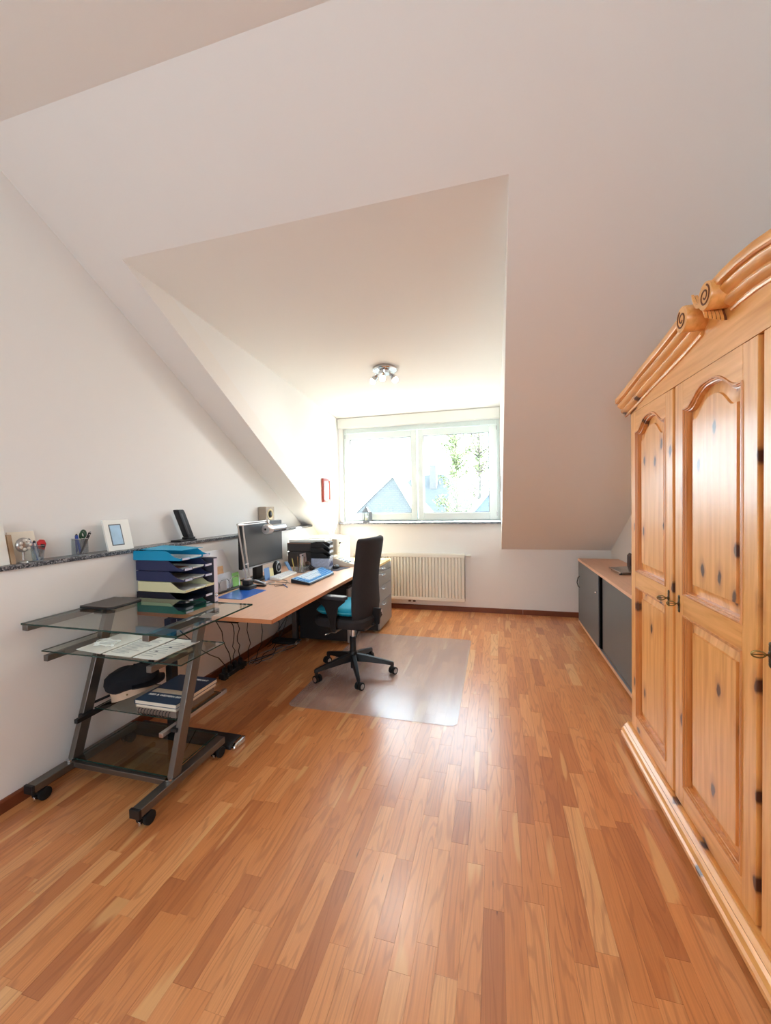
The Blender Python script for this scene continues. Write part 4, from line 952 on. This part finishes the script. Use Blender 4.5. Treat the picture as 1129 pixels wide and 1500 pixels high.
G().lathe([(.034, .075), (.034, .30), (.028, .305)], (-1.87, 3.02, 1.19), 20, 'y').build('head_cylinder', mat('lamp_silver', (168, 172, 184), .25, metal=.8), t, smooth=True)
G().lathe([(.009, -.001), (.009, .002)], (-1.87, 3.02, 1.19), 12, 'y').build('switch', BLACK, t)
t = thing('stapler', 'black stapler with silver arm beside the lamp base', 'stapler', (-1.85, 2.93, DZ))
G().box(-1.90, -1.80, 2.875, 2.905, DZ, DZ + .012).build('base', BLACK, t, bevel=.003)
G().rings([[(-1.90, 2.876, DZ + .03), (-1.90, 2.904, DZ + .03), (-1.90, 2.904, DZ + .055), (-1.90, 2.876, DZ + .055)], [(-1.80, 2.878, DZ + .014), (-1.80, 2.902, DZ + .014), (-1.80, 2.902, DZ + .03), (-1.80, 2.878, DZ + .03)]]).build('arm', ALU, t, bevel=.003)
t = thing('spectacles', 'pair of thin dark-tipped spectacles lying on desk', 'glasses', (-1.80, 3.0, DZ))
for k in (0, 1): G().tube([(-1.83 + .028 * math.cos(a), 2.97 + .062 * k + .026 * math.sin(a), DZ + .004) for a in [2 * PI * i / 12 for i in range(13)]], .002, 5).build('rim', ALU, t)
for k in (0, 1): G().tube([(-1.80, 2.945 + .112 * k, DZ + .004), (-1.69, 2.965 + .075 * k, DZ + .006), (-1.665, 2.97 + .07 * k, DZ + .003)], .002, 5).build('temple', BLACK, t)
t = thing('webcam_speaker', 'round black speaker with silver ring below the monitor', 'speaker', (-1.98, 3.33, DZ))
G().box(-1.967, -1.927, 3.29, 3.37, DZ + .0005, DZ + .05).build('foot', BLACK, t, bevel=.008)
G().lathe([(.03, 0), (.058, .005), (.058, .025), (.045, .035), (.02, .036)], (-1.967, 3.33, DZ + .085), 24, 'x').build('drum', BLACK, t, smooth=True)
G().tube([(-1.931, 3.33 + .042 * math.cos(a), DZ + .085 + .042 * math.sin(a)) for a in [2 * PI * i / 24 for i in range(25)]], .0045, 6).build('silver_ring', ALU, t, smooth=True)
G().ell((-1.930, 3.33, DZ + .085), .004, .012, .016, 10, 6).build('emblem', ALU, t)
card('note_card', 'blue note card propped under monitor beside round speaker', -1.925, 3.09, 3.17, DZ, DZ + .11, mat('note_blue', (120, 160, 214), .6), .01, 'card')
card('note_card', 'pale yellow note slip propped beside the blue card', -1.94, 3.19, 3.26, DZ, DZ + .09, mat('note_yellow', (236, 228, 176), .7), .01, 'card')
t = thing('white_keyboard', 'flat white keyboard pushed under the monitor front', 'keyboard', (-1.985, 3.36, DZ))
wk = [(-1.915, 3.14), (-1.80, 3.12), (-1.815, 3.46), (-1.915, 3.49)]
G().rings([[(x, y, DZ + .001) for x, y in wk], [(x, y, DZ + (.030 if i in (0, 3) else .018)) for i, (x, y) in enumerate(wk)]]).build('body', WHITE, t, bevel=.004)
g = G()
for r_ in range(4):
    for c_ in range(14):
        u = (r_ + .5) / 4.4 + .02; v = (c_ + .5) / 14.6 + .02
        a = Vector(wk[0]).lerp(Vector(wk[1]), u); b = Vector(wk[3]).lerp(Vector(wk[2]), u); p = a.lerp(b, v); zz = DZ + .030 - .012 * u
        g.box(p.x - .0085, p.x + .0085, p.y - .0095, p.y + .0095, zz - .002, zz + .003)
k_ = g.build('keys', mat('key_white', (226, 228, 232), .5), t); k_['kind'] = 'stuff'
t = thing('blue_keyboard', 'blue and white computer keyboard on desk in front of chair', 'keyboard', (-1.53, 3.30, DZ))
def kb(u, v): # u across depth (0 rear wall side), v along length
    a = Vector((-1.665, 3.06)).lerp(Vector((-1.455, 2.985)), u); b = Vector((-1.67, 3.68)).lerp(Vector((-1.455, 3.50)), u); return a.lerp(b, v)
cr4 = [kb(0, 0), kb(1, 0), kb(1, 1), kb(0, 1)]
G().rings([[(p.x, p.y, DZ + .001) for p in cr4], [(p.x, p.y, DZ + h_) for p, h_ in zip(cr4, (.034, .018, .018, .034))]]).build('body', mat('keyboard_black', (30, 34, 44), .4), t, bevel=.005)
KBL = mat('keys_blue', (70, 150, 214), .35); KWH = mat('keys_white', (236, 240, 244), .4)
cc = [kb(.03, .015), kb(.97, .015), kb(.97, .985), kb(.03, .985)]
G().rings([[(p.x, p.y, DZ + h_) for p, h_ in zip(cc, (.030, .014, .014, .030))], [(p.x, p.y, DZ + h_) for p, h_ in zip(cc, (.0375, .0215, .0215, .0375))]]).build('top_cover', mat('cover_pale_blue', (170, 206, 236), .35), t)
gb, gw = G(), G()
for r_ in range(5):
    for c_ in range(17):
        u = .10 + .17 * r_; v = .03 + .0575 * c_; p = kb(u + .07, v + .022); zz = DZ + .0365 - .016 * (u + .07)
        (gb if (c_ + r_ > 12 or c_ < 2 or r_ == 4) else gw).box(p.x - .0115, p.x + .0115, p.y - .013, p.y + .013, zz, zz + .006)
for g, m, nm in ((gb, KBL, 'blue_keys'), (gw, KWH, 'white_keys')):
    o = g.build(nm, m, t); o['kind'] = 'stuff'
tag(G().prism('z', [(-1.70, 3.72), (-1.50, 3.68), (-1.44, 3.90), (-1.60, 3.95)], DZ, DZ + .003).build('mouse_pad', mat('mousepad_grey', (74, 68, 76), .8)), 'dark grey mouse pad lying beside the keyboard', 'mouse pad')
t = thing('mouse', 'black computer mouse with grey side on mouse pad', 'mouse', (-1.57, 3.83, DZ + .003))
G().rings([[(-1.57 + .032 * k * math.cos(a), 3.83 + .056 * k * math.sin(a), DZ + .0035 + h_) for a in [2 * PI * j / 20 for j in range(20)]] for k, h_ in ((.92, 0), (1, .008), (.96, .018), (.75, .03), (.35, .037), (.08, .038))]).build('shell', BLACK, t, smooth=True)
G().box(-1.574, -1.566, 3.785, 3.80, DZ + .028, DZ + .037).build('wheel', ALU, t)
# acrylic pen tray with pens
t = thing('acrylic_organiser', 'clear acrylic desk organiser full of pens behind white keyboard', 'organiser', (-1.84, 3.59, DZ))
x0, x1, y0, y1 = -1.89, -1.78, 3.52, 3.655
g = G().box(x0, x1, y0, y1, DZ, DZ + .004)
for a in ((x0, x0 + .003, y0, y1), (x1 - .003, x1, y0, y1), (x0, x1, y0, y0 + .003), (x0, x1, y1 - .003, y1), (x0, x1, 3.58, 3.583)): g.box(a[0], a[1], a[2], a[3], DZ + .004, DZ + .055)
g.build('walls', ACRYL, t)
PEN_COL = [((214, 200, 120), 'yellow'), ((160, 120, 80), 'brown'), ((60, 60, 62), 'black'), ((196, 186, 150), 'sand'), ((170, 176, 120), 'olive'), ((240, 240, 240), 'white'), ((120, 100, 70), 'tan')]
def pen(p, q, rgb, label, group, r=.0045, tip=True):
    p = Vector(p); q = Vector(q); d = q - p; t = thing('pen', label, 'pen', p, 0, group)
    m = mat('pen_%d_%d_%d' % rgb, rgb, .4)
    G().tube([p, p + d * .93], r, 8).build('barrel', m, t, smooth=True)
    G().tube([p + d * .93, q], r * .9, 8, r * .4).build('tip', mat('pen_tip', (60, 56, 54), .4) if sum(rgb) > 200 else ALU, t, smooth=True)
for k, (c_, nm) in enumerate(PEN_COL):
    x = -1.878 + .0135 * k; y = 3.535 + .016 * ((k * 3) % 7)
    pen((x, y, DZ + .006), (x + .012 * (k % 3 - 1), y + .03 * ((k % 4) - 1.5) / 1.5, DZ + .15 + .012 * (k % 3)), c_, nm + ' pencil standing in acrylic desk organiser', 'pens in the acrylic organiser')
t = thing('phone_holder', 'pale blue phone leaning at left of acrylic organiser', 'phone', (-1.92, 3.535, DZ))
G().rings([[(-1.905, 3.51, DZ), (-1.905, 3.56, DZ), (-1.915, 3.56, DZ), (-1.915, 3.51, DZ)], [(-1.965, 3.51, DZ + .105), (-1.965, 3.56, DZ + .105), (-1.98, 3.56, DZ + .105), (-1.98, 3.51, DZ + .105)]]).build('body', mat('phone_blue', (120, 158, 204), .3), t, bevel=.003)
G().box(-1.985, -1.905, 3.515, 3.555, DZ, DZ + .004).build('base', BLACK, t)
# grey framed card, tape dispenser, small black trays, city block
card('framed_card', 'mauve-grey card leaning on the black printer', -1.885, 3.70, 3.83, DZ, DZ + .155, mat('card_mauve', (206, 184, 186), .5), .02, 'card')
t = thing('tape_dispenser', 'black adhesive tape dispenser in front of the black printer', 'tape dispenser', (-1.80, 3.70, DZ))
G().prism('y', [(-1.86, DZ), (-1.72, DZ), (-1.715, DZ + .02), (-1.76, DZ + .03), (-1.79, DZ + .055), (-1.83, DZ + .06), (-1.86, DZ + .04)], 3.66, 3.71).build('body', BLACK, t, bevel=.006)
G().lathe([(.026, -.012), (.028, -.011), (.028, .011), (.026, .012)], (-1.815, 3.685, DZ + .062), 18, 'y').build('tape_roll', mat('tape_brown', (92, 66, 52), .4), t, smooth=True)
G().box(-1.73, -1.712, 3.664, 3.706, DZ + .018, DZ + .026).build('cutter', ALU, t)
# black multifunction printer
t = thing('inkjet_printer', 'black box printer with white scanner lid at far desk end', 'printer', (-1.90, 4.0, DZ))
PX0, PX1, PY0, PY1 = -2.13, -1.70, 3.86, 4.07
PB = mat('printer_black', (52, 50, 52), .4)
G().box(PX0, PX1, PY0, PY1, DZ, DZ + .16).build('body', PB, t, bevel=.006)
G().box(PX0 - .004, PX1 + .004, PY0 - .006, PY1, DZ + .164, DZ + .255).build('upper_body', PB, t, bevel=.008)
G().box(PX0 + .01, PX1 - .005, PY0 + .01, PY1, DZ + .257, DZ + .285).build('scanner_lid', mat('lid_white', (226, 230, 228), .35), t, bevel=.006)
G().box(PX0, PX1, PY0 - .010, PY0 - .006, DZ + .245, DZ + .253).build('trim_strip', mat('trim_brown', (148, 112, 92), .4), t)
t2g = 'small black trays beside the printer'
for k in range(3):
    z = DZ + .115 + .052 * k; x0, x1, y0, y1 = -1.80, -1.60, 3.735, 3.845
    t = thing('small_black_tray', ('lowest', 'middle', 'topmost')[k] + ' of the three small black trays beside the printer', 'letter tray', ((x0 + x1) / 2, (y0 + y1) / 2, z), 0, t2g)
    G().box(x0, x1, y0, y1, z, z + .003).build('bottom', BLACK, t)
    for y in (y0, y1 - .003): G().prism('y', [(x0, z), (x1, z), (x1 - .03, z + .022), (x1 - .07, z + .05), (x0, z + .05)], y, y + .003).build('side_wall', BLACK, t)
    G().box(x0, x0 + .003, y0, y1, z, z + .05).build('back_wall', BLACK, t)
    G().box(x1, x1 + .003, y0 + .01, y1 - .01, z + .001, z + .024).build('label_strip', mat('label_pale_blue', (214, 226, 240), .5), t)
t = thing('picture_block', 'glass block with blue city picture under the small black trays', 'paperweight', (-1.68, 3.79, DZ))
G().box(-1.80, -1.60, 3.737, 3.843, DZ, DZ + .02).build('base', mat('block_clear', (206, 214, 222), .2), t, bevel=.002)
G().box(-1.80, -1.604, 3.737, 3.843, DZ + .0205, DZ + .112).build('block', mat('block_blue', (176, 190, 216), .2, var=.35, bscale=60), t, bevel=.003)
g = G()
for k in range(9): g.box(-1.6038, -1.6028, 3.742 + .011 * k, 3.750 + .011 * k, DZ + .035, DZ + .055 + .045 * ((k * 37 % 10) / 10))
g.build('skyline_print', mat('skyline_ink', (60, 78, 120), .4), t)
# white laser printer on the tall drawer unit
t = thing('laser_printer', 'white office printer with dark paper slots below the window', 'printer', (-1.9, 4.37, DZ))
QX0, QX1, QY0, QY1 = -2.12, -1.69, 4.17, 4.57
G().box(QX0, QX1 - .003, QY0, QY1, DZ, DZ + .27).build('body', BEIGE, t, bevel=.012)
G().box(QX1 - .003, QX1, QY0 + .006, QY1 - .006, DZ + .006, DZ + .262).build('front_cover', WHITE, t, bevel=.001)
DKS = mat('slot_dark', (60, 56, 52), .7)
for z0_, z1_ in ((.205, .228), (.02, .055)): G().box(QX1 - .002, QX1 + .0012, QY0 + .06, QY1 - .05, DZ + z0_, DZ + z1_).build('paper_slot', DKS, t)
for z_ in (.185, .11): G().box(QX1, QX1 + .002, QY0 + .02, QY1 - .02, DZ + z_, DZ + z_ + .003).build('tray_joint', mat('joint_grey', (176, 174, 170), .6), t)
G().box(QX1, QX1 + .003, QY1 - .12, QY1 - .06, DZ + .135, DZ + .16).build('button_panel', DKS, t)
G().box(QX0 + .05, QX1 - .08, QY0 + .05, QY1 - .05, DZ + .27, DZ + .285).build('output_tray', WHITE, t, bevel=.005)
# fax / desk phone
t = thing('desk_telephone', 'cream desk telephone with blue-grey keypad at far desk end', 'telephone', (-1.56, 4.0, DZ))
tp = lambda z0_, k: 0
pf = [(-1.68, DZ), (-1.43, DZ), (-1.42, DZ + .022), (-1.52, DZ + .045), (-1.63, DZ + .085), (-1.68, DZ + .08)]
G().prism('y', pf, 3.965, 4.075).build('body', BEIGE, t, bevel=.006)
nv = Vector((.045, 0, .11)).normalized()
g = G()
for r_ in range(4):
    for c_ in range(4):
        x = -1.605 + .035 * r_; zt_ = DZ + .0795 - .0385 * (x + 1.63) / .11 * .96 if x < -1.52 else DZ + .045 - .0225 * (x + 1.52) / .1
        g.box(x - .012, x + .012, 3.98 + .025 * c_ - .009 + .008, 3.98 + .025 * c_ + .009 + .004, zt_ - .008, zt_ + .006)
g.build('keypad', mat('keypad_blue', (140, 168, 190), .4), t)
G().box(-1.69, -1.645, 3.955, 4.085, DZ + .080, DZ + .108).build('handset', BEIGE, t, bevel=.012)
tag(G().tube([(-1.70, 3.96, DZ + .004), (-1.75, 3.90, DZ + .004), (-1.72, 3.66, DZ + .004), (-1.84, 3.64, DZ + .004), (-1.93, 3.64, DZ + .004)], .003, 6).build('cable', mat('brown_cable', (120, 70, 50), .5), smooth=True), 'reddish cable on desk behind the keyboard', 'cable')
tag(G().tube([(-1.80, 3.16, DZ + .004), (-1.72, 3.10, DZ + .008), (-1.66, 2.96, DZ + .004), (-1.72, 2.90, DZ + .004), (-1.76, 2.96, DZ + .004)], .0025, 6).build('cable', BLACK, smooth=True), 'thin black keyboard cable curled on desk front', 'cable')
tag(G().tube([(-1.70, 2.99, DZ + .0045), (-1.60, 2.88, DZ + .0045)], .0042, 8).build('pen', mat('pen_blue', (90, 110, 170), .4)), 'blue pen lying beside the blue keyboard', 'pen')

# ---------------------------------------------------------------- things on the stone ledge
LZ1 = 1.1345
t = thing('framed_photo', 'white picture frame with photo standing on stone ledge', 'picture frame', (-2.26, 1.99, LZ1))
def leaning(x, y0, y1, z0, z1, lean, th, m, nm, par):
    return G().add([(x, y0, z0), (x, y1, z0), (x - lean, y1, z1), (x - lean, y0, z1), (x - th, y0, z0), (x - th, y1, z0), (x - lean - th, y1, z1), (x - lean - th, y0, z1)],
        [(0, 1, 2, 3), (4, 5, 6, 7), (0, 1, 5, 4), (1, 2, 6, 5), (2, 3, 7, 6), (3, 0, 4, 7)]).build(nm, m, par, bevel=.001)
leaning(-2.236, 1.90, 2.075, LZ1, LZ1 + .187, .045, .014, WHITE, 'frame', t)
leaning(-2.2432, 1.937, 2.008, LZ1 + .036, LZ1 + .154, .0285, .003, mat('photo_blue', (172, 206, 232), .3, var=.25, bscale=14), 'photo', t)
leaning(-2.2428, 1.93, 2.015, LZ1 + .030, LZ1 + .16, .0313, .003, mat('mount_dark', (92, 96, 104), .5), 'mount', t)
t = thing('framed_picture', 'white frame with thick wooden side at left photo edge on ledge', 'picture frame', (-2.25, 1.33, LZ1))
leaning(-2.232, 1.20, 1.385, LZ1, LZ1 + .20, .04, .004, WHITE, 'front', t)
leaning(-2.2365, 1.20, 1.39, LZ1, LZ1 + .145, .028, .012, mat('frame_side_wood', (170, 142, 112), .5), 'wooden_box', t)
G().add([(-2.2345, 1.392, LZ1), (-2.2345, 1.412, LZ1), (-2.262, 1.412, LZ1 + .14), (-2.262, 1.392, LZ1 + .14), (-2.25, 1.392, LZ1), (-2.25, 1.412, LZ1), (-2.277, 1.412, LZ1 + .14), (-2.277, 1.392, LZ1 + .14)],
    [(0, 1, 2, 3), (4, 5, 6, 7), (0, 1, 5, 4), (1, 2, 6, 5), (2, 3, 7, 6), (3, 0, 4, 7)]).build('stand_leg', mat('frame_side_wood', (170, 142, 112), .5), t, bevel=.001)
card('greeting_card', 'cream greeting card leaning on wall behind the silver ornament', -2.275, 1.425, 1.545, LZ1, LZ1 + .15, mat('card_cream', (240, 230, 212), .7, var=.05, bscale=30), .04, 'card')
t = thing('silver_ornament', 'round silver filigree ornament beside the glass tumbler', 'ornament', (-2.242, 1.448, LZ1))
g = G(); SIL = mat('ornament_silver', (178, 174, 170), .3, metal=.8, var=.4, bscale=60)
G().ell((-2.242, 1.448, LZ1 + .088), .018, .034, .036, 18, 12).build('ball', SIL, t, smooth=True)
for k in range(7):
    a = 2 * PI * k / 7; G().ell((-2.224, 1.448 + .021 * math.cos(a), LZ1 + .088 + .022 * math.sin(a)), .006, .008, .008, 8, 6).build('petal', mat('petal_pale', (222, 214, 204), .4), t, smooth=True)
G().lathe([(.02, 0), (.018, .006), (.005, .012), (.005, .055)], (-2.242, 1.448, LZ1), 12).build('foot', SIL, t, smooth=True)
def cup(name, label, x, y, r0, r1, h_, square=False):
    t = thing(name, label, 'cup', (x, y, LZ1)); n_ = 4 if square else 20
    f = lambda r, z: [(x + r * (1.3 if square else 1) * math.cos(2 * PI * j / n_ + (PI / 4 if square else 0)), y + r * (1.3 if square else 1) * math.sin(2 * PI * j / n_ + (PI / 4 if square else 0)), LZ1 + z) for j in range(n_)]
    G().rings([f(r0, .004), f(r1, h_), f(r1 - .0025, h_), f(r0 - .0025, .0045)], cap=False).build('wall', pane_mat(name + '_glass', (232, 236, 238), .03, 1.5, .06, (220, 222, 226)), t, smooth=not square)
    G().rings([f(r0, 0), f(r0, .0045)]).build('bottom', mat('glass_base', (150, 156, 160), .1), t)
    ring = f(r1 - .001, h_); G().tube(ring + [ring[0]], .0016, 5).build('rim', ALU, t)
    return t
cup('glass_tumbler', 'flared glass tumbler of pens and red sharpener on ledge', -2.245, 1.515, .022, .031, .078)
cup('square_glass', 'square clear glass holder with scissors and pens on ledge', -2.25, 1.735, .030, .030, .092, True)
P1 = 'pens in the glass tumbler'; P2 = 'pens in the square glass holder'
pen((-2.245, 1.520, LZ1 + .006), (-2.235, 1.470, LZ1 + .118), (176, 190, 214), 'pale blue pen with dark red cap leaning in tumbler', P1)
pen((-2.243, 1.520, LZ1 + .006), (-2.228, 1.487, LZ1 + .100), (244, 244, 248), 'white pen with blue stripe in the tumbler', P1)
pen((-2.255, 1.525, LZ1 + .006), (-2.25, 1.502, LZ1 + .104), (38, 84, 170), 'royal blue pen in the tumbler', P1, .007)
t = thing('red_sharpener', 'red and black sharpener sticking out of the glass tumbler', 'sharpener', (-2.245, 1.522, LZ1 + .03))
G().prism('x', [(1.510, LZ1 + .062), (1.532, LZ1 + .052), (1.542, LZ1 + .085), (1.534, LZ1 + .106), (1.516, LZ1 + .108), (1.504, LZ1 + .096)], -2.238, -2.220).build('body', REDP, t, bevel=.004)
G().prism('x', [(1.512, LZ1 + .070), (1.530, LZ1 + .064), (1.533, LZ1 + .082), (1.514, LZ1 + .086)], -2.2195, -2.2185).build('opening', BLACK, t)
G().prism('x', [(1.512, LZ1 + .02), (1.528, LZ1 + .02), (1.530, LZ1 + .062), (1.512, LZ1 + .062)], -2.236, -2.222).build('stem', mat('sharpener_grey', (150, 146, 144), .5), t)
pen((-2.245, 1.735, LZ1 + .008), (-2.235, 1.706, LZ1 + .122), (52, 84, 170), 'blue pen at left in the square glass holder', P2, .006)
pen((-2.262, 1.728, LZ1 + .008), (-2.262, 1.722, LZ1 + .115), (60, 66, 140), 'violet pen behind the green scissors', P2)
pen((-2.25, 1.735, LZ1 + .008), (-2.24, 1.792, LZ1 + .130), (30, 32, 34), 'black marker leaning right in the square glass holder', P2, .007)
pen((-2.24, 1.728, LZ1 + .008), (-2.225, 1.776, LZ1 + .116), (40, 42, 46), 'slim black pen beside the black marker', P2)
t = thing('scissors', 'scissors with dark green handles in square glass holder', 'scissors', (-2.245, 1.74, LZ1 + .008))
GRS = mat('scissor_green', (36, 78, 52), .4)
for k in (0, 1):
    G().tube([(-2.238 - .006 * k, 1.742 + .011 * k + .014 * math.cos(a), LZ1 + .108 + .010 * k + .020 * math.sin(a)) for a in [2 * PI * i / 14 for i in range(15)]], .0055, 7).build('handle', GRS, t, smooth=True)
    G().bar((-2.238 - .006 * k, 1.745 + .008 * k, LZ1 + .09), (-2.240 - .006 * k, 1.735 - .016 * k, LZ1 + .010), .003, .010).build('blade', ALU, t)
t = thing('cordless_phone', 'black slim phone leaning upright in its cradle on ledge', 'phone', (-2.265, 2.53, LZ1))
G().box(-2.315, -2.225, 2.46, 2.63, LZ1, LZ1 + .012).build('cradle', BLACK, t, bevel=.003)
G().box(-2.30, -2.24, 2.555, 2.63, LZ1 + .012, LZ1 + .028).build('cradle_rest', BLACK, t, bevel=.004)
rs = []
for s, k in ((0, .75), (.04, .95), (.12, 1), (.88, 1), (.97, .92), (1.0, .7)):
    yc_ = 2.595 - .10 * s; zc_ = LZ1 + .024 + .215 * s
    rs.append([(-2.27 + .03 * a * .8, yc_ + .032 * b_ * k, zc_ - .0 * b_) for a, b_ in ((-1, -1), (1, -1), (1, 1), (-1, 1))])
G().rings(rs).build('handset', SATIN, t, bevel=.006)
G().add([(-2.2455, 2.566, LZ1 + .05), (-2.2455, 2.578, LZ1 + .05), (-2.2455, 2.508, LZ1 + .21), (-2.2455, 2.496, LZ1 + .21), (-2.2465, 2.566, LZ1 + .05), (-2.2465, 2.578, LZ1 + .05), (-2.2465, 2.508, LZ1 + .21), (-2.2465, 2.496, LZ1 + .21)],
    [(0, 1, 2, 3), (4, 5, 6, 7), (0, 1, 5, 4), (1, 2, 6, 5), (2, 3, 7, 6), (3, 0, 4, 7)]).build('face_strip', mat('strip_grey', (70, 68, 72), .3), t)
t = thing('small_loudspeaker', 'small beige loudspeaker with round cone on ledge behind lamp', 'speaker', (-2.27, 3.71, LZ1))
G().box(-2.325, -2.235, 3.63, 3.79, LZ1, LZ1 + .242).build('cabinet', mat('speaker_beige', (176, 160, 142), .5), t, bevel=.006)
G().lathe([(.058, 0), (.056, .004), (.045, .004), (.03, -.006), (.012, -.004)], (-2.235, 3.71, LZ1 + .165), 20, 'x').build('cone', mat('cone_cream', (224, 206, 160), .5), t, smooth=True)
G().lathe([(.028, 0), (.02, .006), (.004, .008)], (-2.232, 3.71, LZ1 + .165), 16, 'x').build('dust_cap', BLACK, t, smooth=True)
